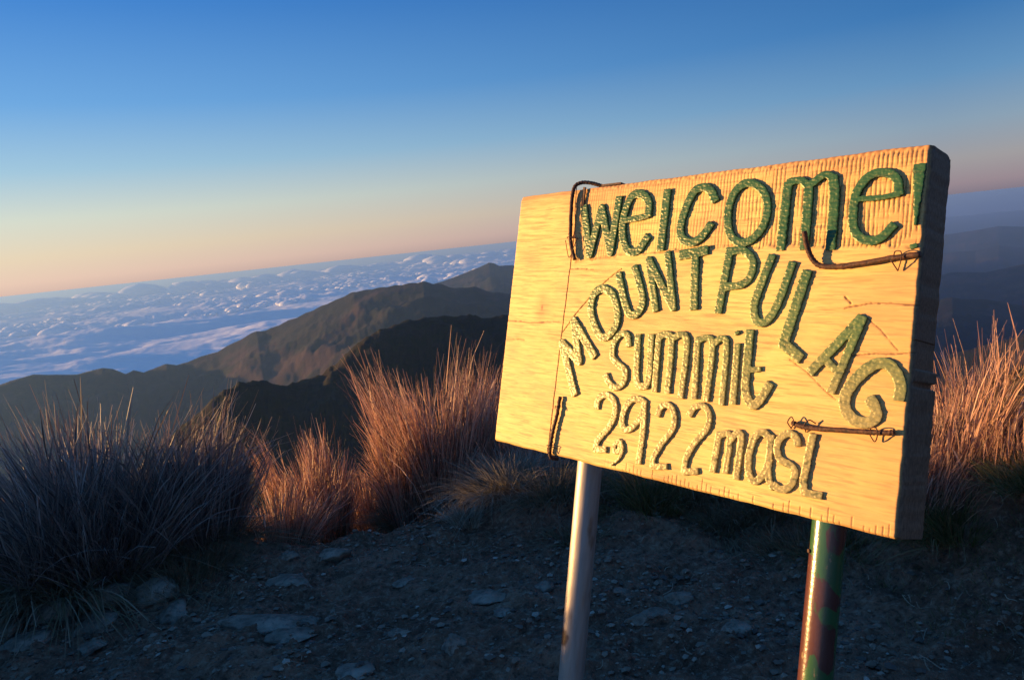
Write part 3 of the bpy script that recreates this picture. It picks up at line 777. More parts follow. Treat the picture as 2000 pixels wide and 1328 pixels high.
def plank(ulo, uhi, nu, nv, name, label=None):
    s = np.linspace(0, 1, nu)[None, :]; t = np.linspace(0, 1, nv)[:, None]
    V = t * H_B + 0 * s
    U = ulo(V) + (uhi(V) - ulo(V)) * s
    z, dirt = relief(U, V)
    # wobble the outline slightly
    ob = 0.0016
    Vw = V + ob * fbm(U * 12, V * 0 + 4, 3) * (t > 0.5) + ob * 0.8 * fbm(U * 14, V * 0 + 9, 3) * (t <= 0.5)
    Uw = U + 0.0012 * fbm(V * 30, V * 0 + 2.2, 3) * (smooth(W_B - 0.03, W_B, U))
    v = np.stack([Uw + SH * Vw, Vw, z], -1).reshape(-1, 3)
    f = grid_faces(nv, nu)
    # perimeter rings going back
    idx = np.concatenate([np.arange(nu), np.arange(1, nv) * nu + nu - 1, (nv - 1) * nu + np.arange(nu - 2, -1, -1), np.arange(nv - 2, 0, -1) * nu])
    per = v[idx]
    c = np.array([(per[:, 0].min() + per[:, 0].max()) / 2, H_B / 2])
    verts = [v]; faces = [f]; side = [smooth(W_B - 0.0045, W_B - 0.001, U).ravel()]; dr = [dirt.ravel()]
    prev = idx; n = len(idx); base = len(v)
    inset_dir = np.zeros((n, 2))
    inset_dir[:, 0] = np.where(per[:, 0] > per[:, 0].max() - 0.004, -1, np.where(per[:, 0] < per[:, 0].min() + 0.004, 1, 0))
    inset_dir[:, 1] = np.where(per[:, 1] > H_B - 0.004, -1, np.where(per[:, 1] < 0.004, 1, 0))
    deps = [-0.0085, -0.014, -0.022, -0.031, -0.040, -0.050, -0.058, -0.064, -TH]
    for k, dep in enumerate(deps):
        ring = per.copy(); ring[:, 2] = dep
        cut = 0.0005 * fbm(ring[:, 0] * 90 + dep * 40, ring[:, 1] * 90, 3, 0.6, 2.2)
        rnd = 0.008 * max(0, (abs(dep) - 0.058) / 0.012) ** 2
        ring[:, :2] += inset_dir * (cut[:, None] + rnd)
        # the board is sawn a little out of square
        ring[:, 0] += 0.011 * (-dep / TH) * (1 if uhi(0.0) > 0.5 else 0) * (inset_dir[:, 0] < 0)
        verts.append(ring); side.append(np.full(n, 1.0)); dr.append(np.zeros(n))
        cur = np.arange(base, base + n)
        faces.append(np.stack([prev, cur, np.roll(cur, -1), np.roll(prev, -1)], -1))
        prev = cur; base += n
    cen = np.array([[c[0], c[1], -TH]]); verts.append(cen); side.append(np.ones(1)); dr.append(np.zeros(1))
    ci = base
    faces.append(np.stack([prev[::1], np.full(n, ci), np.full(n, ci), np.roll(prev, -1)], -1)[:, [0, 1, 3]] if False else np.zeros((0, 4), int))
    vv = np.concatenate(verts); ff = np.concatenate(faces)
    me = raw_mesh(name, vv, ff, 4)
    # back cap as one fan of triangles
    import bmesh
    bm = bmesh.new(); bm.from_mesh(me); bm.verts.ensure_lookup_table()
    for a, b in zip(prev, np.roll(prev, -1)):
        bm.faces.new((bm.verts[int(a)], bm.verts[ci], bm.verts[int(b)]))
    bm.to_mesh(me); bm.free()
    add_attr(me, 'side', np.concatenate(side)); add_attr(me, 'dirt', np.concatenate(dr))
    o = link(name, me, M_WOOD, sign)
    if label: o['label'] = label
    return o

plank(lambda v: 0.0 * v, lambda v: seam_x(v) - 0.0011, 80, 330, 'plank', 'narrow plain plank with a knot at the left end')
plank(lambda v: seam_x(v) + 0.0011, lambda v: W_B + 0 * v, 620, 400, 'plank', 'wide plank carrying the carved lettering')

# ---- tubes: posts and bent rods
def tube(pts, rad, seg=12, rib=0.0, ribstep=0.0, sub=1, taper_end=False, seed=0):
    P = np.array(pts, float)
    if sub > 1:   # Catmull-Rom
        Q = np.vstack([2 * P[0] - P[1], P, 2 * P[-1] - P[-2]]); o = []
        for i in range(1, len(Q) - 2):
            for k in range(sub):
                t = k / sub
                o.append(0.5 * ((2 * Q[i]) + (-Q[i - 1] + Q[i + 1]) * t + (2 * Q[i - 1] - 5 * Q[i] + 4 * Q[i + 1] - Q[i + 2]) * t * t + (-Q[i - 1] + 3 * Q[i] - 3 * Q[i + 1] + Q[i + 2]) * t ** 3))
        o.append(P[-1]); P = np.array(o)
    T = np.gradient(P, axis=0); T /= np.linalg.norm(T, axis=1)[:, None]
    up = np.array([0.12, 0.2, 1.0]) if abs(T[0][2]) < 0.9 else np.array([1.0, 0.1, 0])
    vs = []; L = np.concatenate([[0], np.cumsum(np.linalg.norm(np.diff(P, axis=0), axis=1))])
    a = np.cross(T[0], up); a /= np.linalg.norm(a)
    for i in range(len(P)):
        a = a - T[i] * (a @ T[i]); a /= np.linalg.norm(a); b = np.cross(T[i], a)
        r = rad(L[i] / L[-1]) if callable(rad) else rad
        for k in range(seg):
            th = 2 * np.pi * k / seg
            rr_ = r
            if rib: rr_ = r + rib * max(0, math.sin(2 * math.pi * L[i] / ribstep + th)) ** 2
            vs.append(P[i] + rr_ * (math.cos(th) * a + math.sin(th) * b))
    n = len(P)
    f = grid_faces(n, seg, True)
    v = np.array(vs)
    v = np.vstack([v, P[0], P[-1]])
    me = raw_mesh('tube', v, f, 4)
    import bmesh
    bm = bmesh.new(); bm.from_mesh(me); bm.verts.ensure_lookup_table()
    for k in range(seg):
        k2 = (k + 1) % seg
        bm.faces.new((bm.verts[k2], bm.verts[k], bm.verts[n * seg]))
        bm.faces.new((bm.verts[(n - 1) * seg + k], bm.verts[(n - 1) * seg + k2], bm.verts[n * seg + 1]))
    bm.normal_update(); bm.to_mesh(me); bm.free()
    return me

def dens(a, b, n):
    a = np.array(a, float); b = np.array(b, float)
    return [tuple(a + (b - a) * i / (n - 1)) for i in range(n)]

# posts in board coordinates (they lean with the board)
M_GALV = mat_galv(); M_CAMO = mat_camo()
def post(px, py, dx, top, length, mat, label, dents):
    a = np.array([px, py, -0.0985]); d = np.array([dx, 0.9991, 0.0])
    t0 = (top - py) / 0.9991
    p = [tuple(a + d * (t0 - (t0 + length) * i / 40)) for i in range(41)]
    me = tube(p, 0.0262, 40)
    o = link('post', me, mat, sign); o['label'] = label
    return o
post(0.2047, -0.0302, -0.042, 0.556, 1.02, M_GALV, 'bare galvanised post with a rust spot', 0)
pr = post(0.7298, -0.0258, -0.0177, 0.566, 1.02, M_CAMO, 'post in flaking green and maroon paint', 1)
# cap on the right post
cap = tube([(0.7192, 0.560, -0.0985), (0.7192, 0.569, -0.0985), (0.7192, 0.573, -0.0985)], lambda t: 0.0295 if t < 0.8 else 0.022, 28)
link('post_cap', cap, M_RUST, sign)
# strap bent over the top edge at the left post
def boxm(x0, x1, y0, y1, z0, z1, jit=0.0004):
    v = np.array([(x, y, z) for x in (x0, x1) for y in (y0, y1) for z in (z0, z1)], float) + rng.normal(0, jit, (8, 3))
    f = np.array([(0, 1, 3, 2), (4, 6, 7, 5), (0, 4, 5, 1), (2, 3, 7, 6), (0, 2, 6, 4), (1, 5, 7, 3)])
    return raw_mesh('box', v, f, 4, False)
link('strap', boxm(0.186 + 0.045, 0.283, 0.5515, 0.5555, -0.056, -0.006), M_RUST, sign)
link('strap', boxm(0.188, 0.1945, 0.512, 0.5525, 0.0008, 0.003), M_RUST, sign)

def rod(pts, r, label, ties=(), rib=0.0007, step=0.006, sub=10):
    o = link('bent_rod', tube(pts, r, 10, rib, step, sub), M_RUST, sign)
    o['label'] = label
    for tpts in ties:
        link('wire_tie', tube(tpts, 0.0009, 6, 0, 0, 6), M_RUST, o)
    return o

S = lambda u, v, z: (u + SH * v, v, z)
rod([S(0.2291, 0.5575, -0.022), S(0.2064, 0.5632, -0.008), S(0.1888, 0.5625, 0.002), S(0.1775, 0.5526, 0.008), S(0.1745, 0.5235, 0.0085), S(0.1782, 0.4744, 0.008), S(0.1846, 0.4351, 0.008), S(0.1996, 0.4009, 0.006)],
    0.0038, 'rod hooked over the top edge of the board',
    ties=[[S(0.1690, 0.4465, 0.004), S(0.178, 0.4475, 0.013), S(0.190, 0.4465, 0.012), S(0.1985, 0.4450, 0.001)],
          [S(0.186, 0.551, 0.010), S(0.190, 0.5, 0.011), S(0.194, 0.462, 0.009), S(0.188, 0.438, 0.012)],
          [S(0.172, 0.441, 0.012), S(0.186, 0.405, 0.010), S(0.198, 0.43, 0.010), S(0.2, 0.446, 0.006)]])
rod([S(0.7095, 0.4290, 0.026), S(0.7125, 0.4060, 0.018), S(0.7205, 0.3868, 0.011), S(0.7361, 0.3775, 0.0075), S(0.7723, 0.3781, 0.0068), S(0.8255, 0.3861, 0.0068), S(0.8745, 0.3925, 0.0068)],
    0.0040, 'rod bent outwards at its left end',
    ties=[[S(0.8362, 0.3832, 0.001), S(0.8400, 0.3960, 0.009), S(0.8500, 0.3955, 0.013), S(0.8510, 0.3850, 0.012), S(0.8445, 0.3700, 0.004)],
          [S(0.8445, 0.3700, 0.004), S(0.8370, 0.3840, 0.012)]], rib=0.0009)
rod([S(0.1997, 0.1201, 0.006), S(0.1970, 0.0819, 0.0065), S(0.1905, 0.0495, 0.0065), S(0.1880, 0.018, 0.0065), S(0.1878, -0.004, 0.003), S(0.195, -0.0075, -0.012)],
    0.0034, 'rod bent under the bottom edge of the board',
    ties=[[S(0.1726, 0.0162, 0.001), S(0.183, 0.0185, 0.012), S(0.195, 0.0175, 0.012), S(0.2047, 0.0150, 0.001)],
          [S(0.184, 0.014, 0.011), S(0.189, 0.003, 0.012), S(0.194, 0.013, 0.011)],
          [S(0.192, 0.094, 0.009), S(0.196, 0.100, 0.012), S(0.205, 0.092, 0.009)]], rib=0.0013, step=0.005)
rod([S(0.7085, 0.1372, 0.0065), S(0.7332, 0.1335, 0.0068), S(0.7979, 0.1375, 0.0068), S(0.8441, 0.1420, 0.0068), S(0.8598, 0.1449, 0.0055)],
    0.0036, 'short straight rod with a hooked end',
    ties=[[S(0.729, 0.126, 0.001), S(0.731, 0.137, 0.011), S(0.738, 0.145, 0.011), S(0.744, 0.141, 0.002)],
          [S(0.826, 0.136, 0.002), S(0.829, 0.146, 0.010), S(0.838, 0.147, 0.013), S(0.840, 0.138, 0.012), S(0.8345, 0.128, 0.006), S(0.829, 0.136, 0.010)],
          [S(0.706, 0.128, 0.002), S(0.703, 0.137, 0.010), S(0.7085, 0.146, 0.010), S(0.714, 0.137, 0.011), S(0.708, 0.128, 0.009)]], rib=0.0008)
# two screws in the right post
for yy in (-0.062, -0.275):
    xx = 0.7298 - 0.0177 * (yy + 0.0258)
    link('screw', tube([(xx - 0.0170, yy, -0.0795), (xx - 0.0195, yy, -0.0760)], 0.0032, 8), M_RUST, sign)

# ================================================================== grass
M_REED = mat_grass('dry_reed_grass', [(0.09, 0.06, 0.05), (0.30, 0.155, 0.11), (0.70, 0.40, 0.29), (0.52, 0.32, 0.20), (0.86, 0.64, 0.52)], 0.25)
M_REED_SHADED = mat_grass('shaded_reed_grass', [(0.06, 0.05, 0.05), (0.17, 0.13, 0.12), (0.36, 0.26, 0.22), (0.24, 0.18, 0.14), (0.58, 0.50, 0.46)], 0.2)  # darker, greyer copy of the reed colour with the left tussocks' shade painted in
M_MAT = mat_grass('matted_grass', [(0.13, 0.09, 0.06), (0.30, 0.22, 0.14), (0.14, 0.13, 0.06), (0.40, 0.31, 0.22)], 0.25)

def blades(n, base_r, L, spread, lean=(0, 0), width=0.0042, droop=0.35, segs=5, seed=1, flat=1.0, lmin=0.55, plume=0.3, zoff=0.0, yflat=1.0):
    """numpy ribbons: returns verts, quads, tone"""
    g = np.random.default_rng(seed)
    a = g.uniform(0, 2 * np.pi, n); q = np.sqrt(g.uniform(0, 1, n))
    # blades stand in sheaves, each with its own height and direction
    nk = max(5, int(7 + base_r * 45)); ka = g.uniform(0, 2 * np.pi, nk); kq = np.sqrt(g.uniform(0, 1, nk)); kh = g.uniform(0.62, 1.06, nk)
    ci = g.integers(0, nk, n); own = g.uniform(0, 1, n) < 0.78
    bx = base_r * np.where(own, kq[ci] * np.cos(ka[ci]) + g.normal(0, 0.13, n), q * np.cos(a))
    by = base_r * np.where(own, kq[ci] * np.sin(ka[ci]) + g.normal(0, 0.13, n), q * np.sin(a))
    a = np.arctan2(by, bx); q = np.clip(np.hypot(bx, by) / max(base_r, 1e-4), 0, 1.15); by = by * yflat
    kt = g.normal(0, 0.45, nk)
    out = a + np.where(own, kt[ci] + g.normal(0, 0.22, n), g.normal(0, 0.6, n))
    tilt = spread * (q ** 1.2) * g.uniform(0.5, 1.1, n) + np.abs(g.normal(0, 0.05, n))
    ln = L * g.uniform(lmin, 1.0, n) ** 0.8 * (1 - 0.22 * q * (flat))
    ln = ln * np.where(own, kh[ci], 0.8)
    ln = ln * (0.86 + 0.2 * np.sin(a * 3 + seed) * q + 0.1 * np.sin(a * 7 + 2 * seed))
    d0 = np.stack([np.sin(tilt) * np.cos(out) + lean[0], np.sin(tilt) * np.sin(out) * yflat + lean[1], np.cos(tilt)], -1)
    d0 /= np.linalg.norm(d0, axis=1)[:, None]
    hor = np.stack([np.cos(out), np.sin(out), np.zeros(n)], -1)
    bend = droop * g.uniform(0.1, 1.0, n) * (0.35 + tilt)
    wig = g.normal(0, 0.05, (n, 3))
    t = np.linspace(0, 1, segs + 1)
    P = np.empty((n, segs + 1, 3))
    base = np.stack([bx, by, np.full(n, zoff - 0.03)], -1)
    for i, ti in enumerate(t):
        P[:, i] = base + ln[:, None] * (d0 * ti + hor * (bend * ti ** 2.4)[:, None] * 0.5 + wig * np.sin(ti * 3.1) * 0.6)
        P[:, i, 2] -= ln * bend * ti ** 3 * 0.35
    pl = (g.uniform(0, 1, n) < plume)[:, None]
    P[:, -2] += pl * (hor * 0.012)
    P[:, -1] += pl * (hor * 0.035 * g.uniform(0.2, 1.3, n)[:, None]) - pl * np.array([0, 0, 0.022])
    wa = g.uniform(0, np.pi, n)
    wd = np.stack([np.cos(wa), np.sin(wa), g.normal(0, 0.15, n)], -1)
    wprof = np.array([1.0, 0.95, 0.85, 0.7, 0.55, 0.3] if segs == 5 else np.linspace(1, 0.3, segs + 1))
    w = width * g.uniform(0.5, 1.15, n)
    has_plume = g.uniform(0, 1, n) < plume
    V = np.empty((n, segs + 1, 2, 3))
    for i in range(segs + 1):
        ww = w * wprof[i]
        if i in (segs - 1,): ww = np.where(has_plume, w * 1.5, ww)
        V[:, i, 0] = P[:, i] - wd * ww[:, None] / 2
        V[:, i, 1] = P[:, i] + wd * ww[:, None] / 2
    idx = np.arange(n)[:, None] * (segs + 1) * 2 + np.arange(segs)[None, :] * 2
    F = np.stack([idx, idx + 1, idx + 3, idx + 2], -1).reshape(-1, 4)
    tone = np.clip(g.beta(1.1, 1.3, n)[:, None] + 0 * t[None, :], 0, 1)
    tone = np.repeat(tone.reshape(-1), 2)
    return V.reshape(-1, 3), F, tone

def join_parts(name, parts, mat, loc):
    vs, fs, ts = [], [], []; b = 0
    for v, f, t in parts:
        vs.append(v); fs.append(f + b); ts.append(t); b += len(v)
    me = raw_mesh(name, np.concatenate(vs), np.concatenate(fs), 4, False)
    add_attr(me, 'tone', np.concatenate(ts))
    o = link(name, me, mat)
    o.location = loc
    return o

def tussock(x, y, z, h, r, spread, n, label, seed, lean=(0, 0), skirt=0.5, group='dry reed grass tussocks along the summit edge', base=0.5, width=0.0042, droop=0.35, plume=0.3, lmin=0.5, mat=None):
    o = bpy.data.objects.new('grass_tussock', None); COL.objects.link(o); o.location = (x, y, z)
    tag(o, label, 'grass tussock', group)
    p = [blades(n, r * base, h * 1.08, spread, lean, width, droop, 5, seed, lmin=lmin, plume=plume),
         blades(int(n * 0.35), r * base * 0.9, h * 0.72, spread * 1.25, lean, width, droop * 1.6, 5, seed + 50, plume=plume)]
    s = join_parts('blades', p, mat or M_REED, (0, 0, 0)); s.parent = o; s['kind'] = 'stuff'
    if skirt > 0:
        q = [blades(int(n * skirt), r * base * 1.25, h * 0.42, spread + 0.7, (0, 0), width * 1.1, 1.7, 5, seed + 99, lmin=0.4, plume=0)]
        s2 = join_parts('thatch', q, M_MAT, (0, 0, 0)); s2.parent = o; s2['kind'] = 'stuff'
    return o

tussock(-2.02, 3.42, 0.12, 0.99, 0.60, 0.85, 2600, 'huge fanning grass tussock filling the left edge of the view', 1, base=0.55, skirt=1.0, width=0.006, mat=M_REED_SHADED)
tussock(-1.66, 3.60, 0.04, 0.98, 0.30, 0.42, 1900, 'tall grass tussock overlapping the right side of the huge left one', 2, base=0.6, skirt=1.2, lean=(0.0, 0), width=0.0055, mat=M_REED_SHADED)
tussock(-1.30, 3.78, -0.08, 0.50, 0.22, 0.8, 900, 'low shaded grass tussock between the big left clump and the small lit one', 3, skirt=0.8, base=0.7)
tussock(-1.19, 4.15, -0.24, 0.84, 0.17, 0.22, 2300, 'small upright sunlit tussock standing alone left of the tallest clump', 4, skirt=0.6, base=0.75)
tussock(-0.95, 4.38, -0.30, 0.56, 0.13, 0.3, 1300, 'short sunlit tussock just right of the small upright one', 5, skirt=0.6, base=0.8)
tussock(-0.49, 4.22, -0.18, 1.22, 0.28, 0.22, 4200, 'tallest sunlit reed tussock close to the left edge of the sign', 6, skirt=0.3, base=0.75, lean=(0.02, 0))
tussock(-0.67, 4.10, -0.12, 0.80, 0.16, 0.26, 1900, 'sunlit reed tussock leaning left against the tallest one', 7, skirt=0.4, base=0.6, lean=(-0.03, 0))
tussock(-0.16, 4.45, -0.18, 1.0, 0.22, 0.25, 1400, 'reed tussock half hidden behind the left edge of the sign', 8, skirt=0.3, base=0.75)
tussock(0.02, 4.02, 0.02, 0.42, 0.26, 0.5, 1100, 'short reddish tussock below the lower left corner of the sign', 9, skirt=0.6, base=0.8)
tussock(1.62, 2.95, 0.05, 0.90, 0.24, 0.36, 3000, 'tall reed tussock directly right of the sign, leaning right', 12, lean=(0.20, 0), skirt=0.3, base=0.6)
tussock(1.98, 3.05, 0.10, 0.90, 0.26, 0.40, 3000, 'tall reed tussock at the right edge of the view', 13, lean=(0.22, 0), skirt=0.3, base=0.7)
tussock(1.47, 2.88, 0.06, 0.62, 0.22, 0.38, 2000, 'shorter reed tussock against the right side of the sign', 15, lean=(0.12, 0), skirt=0.5, base=0.7)
tussock(1.86, 2.74, 0.22, 0.58, 0.22, 0.5, 1900, 'leaning reed tussock low at the right edge of the view', 16, lean=(0.35, 0), skirt=0.6, base=0.7)
tussock(1.35, 3.35, 0.0, 0.72, 0.22, 0.4, 900, 'reed tussock hidden mostly behind the right part of the sign', 14, skirt=0.3, base=0.7)
# unseen tussocks added on the left hummock and bank as shade casters
for k, (x, y, h, lb) in enumerate([(-3.45, 3.45, 0.44, 'unseen grass tussock added on the near end of the hummock to shade the big clump'), (-3.55, 3.85, 0.46, 'unseen grass tussock added on top of the hummock to shade the big clump'), (-3.95, 3.70, 0.42, 'unseen grass tussock added on the far side of the hummock to shade the big clump'), (-4.9, 2.9, 0.40, 'unseen low grass tussock added on the flat part of the left bank for shade')]):
    tussock(x, y, gz(x, y), h, 0.45, 0.55, 1300, lb, 30 + k, skirt=0, group='unseen grass tussocks added on the left bank for shade', width=0.010)

# matted grass mounds, shaded
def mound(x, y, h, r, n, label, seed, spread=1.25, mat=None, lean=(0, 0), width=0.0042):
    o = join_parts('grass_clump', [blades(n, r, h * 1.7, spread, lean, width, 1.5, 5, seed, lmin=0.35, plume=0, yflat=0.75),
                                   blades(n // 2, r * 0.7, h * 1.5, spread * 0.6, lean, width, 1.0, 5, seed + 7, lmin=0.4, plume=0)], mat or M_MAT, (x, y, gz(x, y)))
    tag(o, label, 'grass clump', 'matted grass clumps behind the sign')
M_PALE = mat_grass('pale_matted_grass', [(0.20, 0.18, 0.14), (0.33, 0.29, 0.22), (0.42, 0.38, 0.30), (0.22, 0.2, 0.14)], 0.2)
M_GREEN = mat_grass('green_turf', [(0.05, 0.07, 0.02), (0.12, 0.13, 0.04), (0.26, 0.19, 0.09), (0.16, 0.10, 0.05)], 0.3)
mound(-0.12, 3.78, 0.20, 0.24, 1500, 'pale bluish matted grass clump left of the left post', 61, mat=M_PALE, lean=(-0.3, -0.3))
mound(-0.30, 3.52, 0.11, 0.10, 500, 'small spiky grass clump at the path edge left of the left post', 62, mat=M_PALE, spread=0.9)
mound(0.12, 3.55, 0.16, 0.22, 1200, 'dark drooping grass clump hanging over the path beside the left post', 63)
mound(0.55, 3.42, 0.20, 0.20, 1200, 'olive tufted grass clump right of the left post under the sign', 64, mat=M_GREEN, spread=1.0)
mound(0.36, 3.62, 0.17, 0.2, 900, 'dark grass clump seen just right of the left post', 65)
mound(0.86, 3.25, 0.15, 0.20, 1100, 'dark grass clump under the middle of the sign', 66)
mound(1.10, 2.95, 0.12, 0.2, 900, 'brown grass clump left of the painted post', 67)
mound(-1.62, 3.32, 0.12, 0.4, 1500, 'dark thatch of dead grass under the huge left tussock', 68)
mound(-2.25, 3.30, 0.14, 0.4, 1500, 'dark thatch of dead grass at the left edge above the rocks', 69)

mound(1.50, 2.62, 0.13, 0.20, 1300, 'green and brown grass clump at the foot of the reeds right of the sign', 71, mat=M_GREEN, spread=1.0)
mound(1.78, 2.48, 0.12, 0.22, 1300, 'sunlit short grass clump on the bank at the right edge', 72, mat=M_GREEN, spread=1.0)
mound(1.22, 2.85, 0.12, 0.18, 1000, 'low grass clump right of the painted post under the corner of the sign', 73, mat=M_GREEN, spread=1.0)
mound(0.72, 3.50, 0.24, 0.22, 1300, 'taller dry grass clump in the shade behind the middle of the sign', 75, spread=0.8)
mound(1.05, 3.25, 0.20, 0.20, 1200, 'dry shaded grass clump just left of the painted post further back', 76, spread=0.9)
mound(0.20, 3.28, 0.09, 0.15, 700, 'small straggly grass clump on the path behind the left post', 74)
# short turf scattered over the right bank and along the edge
def scatter(name, n, xr, yr, fn, mat, seed, h=0.06, w=0.003):
    g = np.random.default_rng(seed)
    x = g.uniform(*xr, n * 3); y = g.uniform(*yr, n * 3)
    keep = g.uniform(0, 1, n * 3) < fn(x, y)
    x, y = x[keep][:n], y[keep][:n]; m = len(x)
    z = ground_z(x, y)
    v, f, t = blades(m, 0.001, h, 0.9, (0, 0), w, 0.8, 3, seed, lmin=0.25, plume=0)
    # full random tilt
    off = np.repeat(np.stack([x, y, z + 0.022], -1), 8, axis=0)
    g2 = np.random.default_rng(seed + 3)
    ang = np.repeat(g2.uniform(0, 6.28, m), 8); sh = np.repeat(g2.uniform(0.0, 1.1, m), 8)
    zz = v[:, 2] + 0.03
    v = v + np.stack([np.cos(ang) * sh * zz, np.sin(ang) * sh * zz, 0 * zz], -1)
    me = raw_mesh(name, v + off, f, 4, False); add_attr(me, 'tone', t)
    o = link(name, me, mat); o['kind'] = 'stuff'
    return o
scatter('turf', 24000, (0.8, 3.0), (1.9, 4.0), lambda x, y: smooth(1.0, 1.6, x + 0.45 * (y - 2.4) + 0.25 * fbm(x * 2.5, y * 2.5, 2)), M_GREEN, 81, 0.075)
scatter('edge_grass', 16000, (-2.6, 2.4), (3.25, 5.0), lambda x, y: smooth(3.4, 3.9, y + 0.2 * fbm(x * 2, y * 2, 2) + 0.1 * x), M_MAT, 82, 0.10)

# ================================================================== rocks, gravel and litter
M_ROCK = mat_rock()
def rock_mesh(sx, sy, sz, seed, sub=4, sharp=0.5):
    import bmesh
    bm = bmesh.new(); bmesh.ops.create_icosphere(bm, subdivisions=sub, radius=1.0)
    co = np.array([v.co[:] for v in bm.verts])
    g = np.random.default_rng(seed)
    for _ in range(16):    # planar cuts give facets
        nrm = g.normal(0, 1, 3); nrm /= np.linalg.norm(nrm)
        h = g.uniform(0.55, 0.92)
        d = co @ nrm - h
        co = np.where((d > 0)[:, None], co - np.outer(d, nrm) * (0.92), co)
    nz = fbm(co[:, 0] * 1.7 + seed, co[:, 1] * 1.7 + co[:, 2] * 1.3, 4, 0.55)
    rz_ = ridged(co[:, 0] * 2.6 + seed, co[:, 1] * 2.6 - co[:, 2] * 2.1, 4, 0.6)
    co = co * (1 + 0.12 * nz + 0.07 * rz_)[:, None]
    co = co * np.array([sx, sy, sz])
    for v, c in zip(bm.verts, co): v.co = c
    for f in bm.faces: f.smooth = True
    me = bpy.data.meshes.new('rock'); bm.to_mesh(me); bm.free()
    return me

def rock(x, y, sx, sy, sz, sink, rz, label, seed, group='rocks embedded in the path', name='rock', sub=4):
    sz *= 0.85
    me = rock_mesh(sx, sy, sz, seed, sub)
    o = link(name, me, M_ROCK)
    o.location = (x, y, gz(x, y) + sz * (1 - 2 * sink)); o.rotation_euler = (random.uniform(-.15, .15), random.uniform(-.15, .15), rz)
    tag(o, label, 'rock', group)
    return o
# outcrop in the lower left
OUT = [(-2.02, 3.06, .17, .13, .10, 'largest block of the rock outcrop at the left edge'),
       (-1.84, 3.16, .13, .10, .09, 'rounded rock on top of the left outcrop'),
       (-1.63, 3.14, .16, .10, .08, 'pale rock at the upper right of the left outcrop'),
       (-1.50, 3.00, .11, .09, .05, 'low flat rock at the right end of the left outcrop'),
       (-1.78, 2.94, .12, .08, .055, 'pale rock low in the middle of the left outcrop'),
       (-1.98, 2.84, .13, .09, .05, 'half buried slab at the foot of the left outcrop'),
       (-1.72, 2.78, .10, .07, .035, 'small slab furthest down the left outcrop'),
       (-2.15, 2.92, .12, .10, .07, 'rock cut by the left edge of the view')]
for i, (x, y, a, b, c, lb) in enumerate(OUT):
    rock(x, y, a * 0.82, b * 0.82, c * 0.8, 0.46, random.uniform(0, 3), lb, 100 + i, 'rocks of the left outcrop')
PATH = [(-0.20, 2.80, .090, .06, .042, .42, 'pale flat topped rock in the middle of the path left of the left post'),
        (-0.14, 2.68, .050, .035, .022, .45, 'small pale stone just below the flat topped rock'),
        (-0.30, 2.40, .042, .045, .050, .35, 'brown upright stone near the bottom of the view'),
        (0.02, 2.82, .040, .035, .032, .4, 'grey stone touching the left side of the left post in view'),
        (0.30, 2.72, .035, .035, .028, .4, 'small stone right of the left post'),
        (0.50, 2.63, .055, .035, .03, .45, 'angular stone in the path between the two posts'),
        (0.36, 2.50, .075, .035, .028, .5, 'long low stone between the posts'),
        (-1.02, 2.74, .17, .09, .04, .5, 'wide pale bedrock hump left of centre on the path'),
        (-0.90, 2.62, .10, .05, .03, .5, 'small bedrock ridge below the wide hump'),
        (-1.05, 3.12, .12, .06, .035, .45, 'low grey rock at the upper part of the path'),
        (-0.93, 3.38, .09, .05, .04, .45, 'rock at the far edge of the path below the small lit tussock'),
        (-1.12, 3.36, .05, .04, .03, .45, 'small rock beside the dark foot of the small lit tussock'),
        (-0.62, 2.30, .07, .05, .02, .5, 'flat stone at the bottom edge of the view'),
        (-0.55, 3.05, .06, .03, .016, .5, 'thin flake of rock in the path centre'),
        (0.62, 2.35, .05, .04, .025, .45, 'dark stone near the foot of the painted post'),
        (-0.50, 2.55, .045, .03, .022, .45, 'small stone left of the brown upright one')]
for i, (x, y, a, b, c, sk, lb) in enumerate(PATH):
    rock(x, y, a, b, c, sk, random.uniform(-0.4, 0.4), lb, 200 + i, sub=4 if a > .04 else 3)

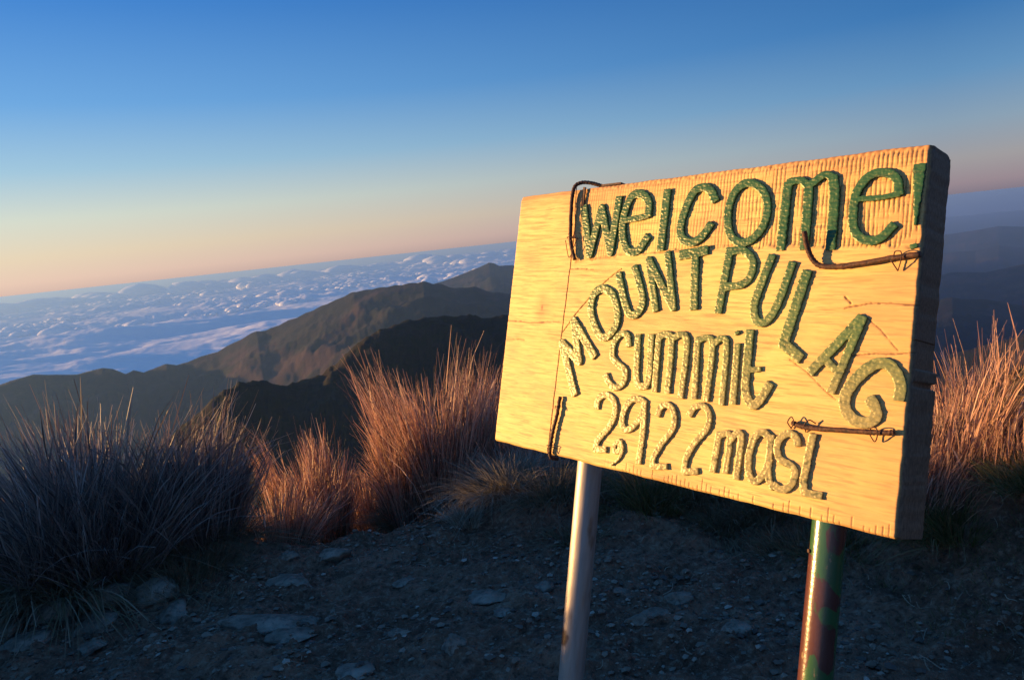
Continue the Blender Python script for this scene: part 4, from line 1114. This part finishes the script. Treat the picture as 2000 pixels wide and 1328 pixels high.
def gravel(n, seed, xr, yr, smin, smax, name):
    g = np.random.default_rng(seed)
    base = np.array([(1, 0, 0), (-1, 0, 0), (0, 1, 0), (0, -1, 0), (0, 0, 1), (0, 0, -1), (.7, .7, .5), (-.7, .6, .5), (-.6, -.7, .5), (.7, -.7, .4)], float)
    # convex-ish 10-point pebble, faces from a fixed hull
    import bmesh
    bm = bmesh.new()
    for c in base: bm.verts.new(c)
    r = bmesh.ops.convex_hull(bm, input=bm.verts[:])
    bm.faces.ensure_lookup_table(); bm.verts.index_update()
    tri = np.array([[v.index for v in f.verts] for f in bm.faces if len(f.verts) == 3]); bm.free()
    x = g.uniform(*xr, n); y = g.uniform(*yr, n)
    dn = fbm(x * 1.8, y * 1.8, 3) ; keep = g.uniform(-0.6, 0.7, n) < dn + 0.1
    x, y = x[keep], y[keep]; n = len(x)
    s = smin * (smax / smin) ** (g.uniform(0, 1, n) ** 2.6)
    sc = np.stack([s * g.uniform(.7, 1.3, n), s * g.uniform(.6, 1.1, n), s * g.uniform(.35, .8, n)], -1)
    V = base[None] * (1 + g.normal(0, 0.16, (n, len(base), 3)))
    V = V * sc[:, None, :]
    a = g.uniform(0, 6.28, n); c_, s_ = np.cos(a)[:, None], np.sin(a)[:, None]
    vx = V[..., 0] * c_ - V[..., 1] * s_; vy = V[..., 0] * s_ + V[..., 1] * c_
    z = ground_z(x, y)
    V = np.stack([vx + x[:, None], vy + y[:, None], V[..., 2] + z[:, None] + sc[:, 2:3] * 0.3], -1)
    F = (tri[None] + (np.arange(n) * len(base))[:, None, None]).reshape(-1, 3)
    me = raw_mesh(name, V.reshape(-1, 3), F, 3, False)
    o = link(name, me, M_GRAV); o['kind'] = 'stuff'
M_GRAV, nt_, b_ = new_mat('gravel_stone')
gm = N(nt_, 'ShaderNodeNewGeometry')
nt_.links.new(ramp(nt_, gm.outputs['Random Per Island'], [(0, (0.07, 0.055, 0.045)), (0.5, (0.16, 0.115, 0.08)), (0.9, (0.26, 0.20, 0.145)), (1, (0.36, 0.31, 0.25))]), b_.inputs['Base Color'])
b_.inputs['Roughness'].default_value = 0.85
gravel(26000, 401, (-2.8, 2.0), (1.7, 3.75), 0.0025, 0.017, 'gravel')
M_STRAW = mat_grass('straw_litter', [(0.10, 0.07, 0.05), (0.25, 0.19, 0.13), (0.42, 0.34, 0.24)], 0.1)
def litter(n, seed):
    g = np.random.default_rng(seed)
    x = g.uniform(-2.6, 2.0, n); y = g.uniform(1.8, 3.8, n)
    kp = g.uniform(0, 1, n) < (0.12 + 0.6 * smooth(2.9, 3.7, y) + 0.55 * smooth(0.1, 1.4, x))
    x, y = x[kp], y[kp]; n = len(x)
    L = g.uniform(0.015, 0.075, n); a = g.uniform(0, 6.28, n); cv = g.normal(0, 0.3, n)
    t = np.linspace(-.5, .5, 5)[None]
    ax = a[:, None] + cv[:, None] * t * 4
    px = x[:, None] + L[:, None] * t * np.cos(ax); py = y[:, None] + L[:, None] * t * np.sin(ax)
    pz = ground_z(px, py) + 0.004 + g.uniform(0, 0.012, n)[:, None] * (0.5 - t)
    w = 0.0011
    nx, ny = -np.sin(ax) * w, np.cos(ax) * w
    V = np.stack([np.stack([px - nx, py - ny, pz], -1), np.stack([px + nx, py + ny, pz + 0.001], -1)], 2).reshape(-1, 3)
    i = np.arange(n)[:, None] * 10 + np.arange(4)[None] * 2
    F = np.stack([i, i + 1, i + 3, i + 2], -1).reshape(-1, 4)
    me = raw_mesh('straw_litter', V, F, 4, False); add_attr(me, 'tone', np.repeat(g.uniform(0, 1, n), 10))
    o = link('straw_litter', me, M_STRAW); o['kind'] = 'stuff'
litter(2600, 77)

# ================================================================== air
HZ = 125000.0
v = np.array([(x, y, z) for x in (-HZ, HZ) for y in (-HZ, HZ) for z in (-2700.0, 2.2)])
f = np.array([(0, 1, 3, 2), (4, 6, 7, 5), (0, 4, 5, 1), (2, 3, 7, 6), (0, 2, 6, 4), (1, 5, 7, 3)])
me = raw_mesh('haze', v, f, 4, False)
mh = bpy.data.materials.new('haze_air'); mh.use_nodes = True
nt = mh.node_tree; nt.nodes.clear()
out = nt.nodes.new('ShaderNodeOutputMaterial'); pv = nt.nodes.new('ShaderNodeVolumePrincipled')
pv.inputs['Color'].default_value = (0.26, 0.50, 1.0, 1)
pv.inputs['Density'].default_value = 2.6e-5
pv.inputs['Anisotropy'].default_value = 0.3
nt.links.new(pv.outputs[0], out.inputs['Volume'])
haze = link('haze', me, mh); haze['kind'] = 'stuff'
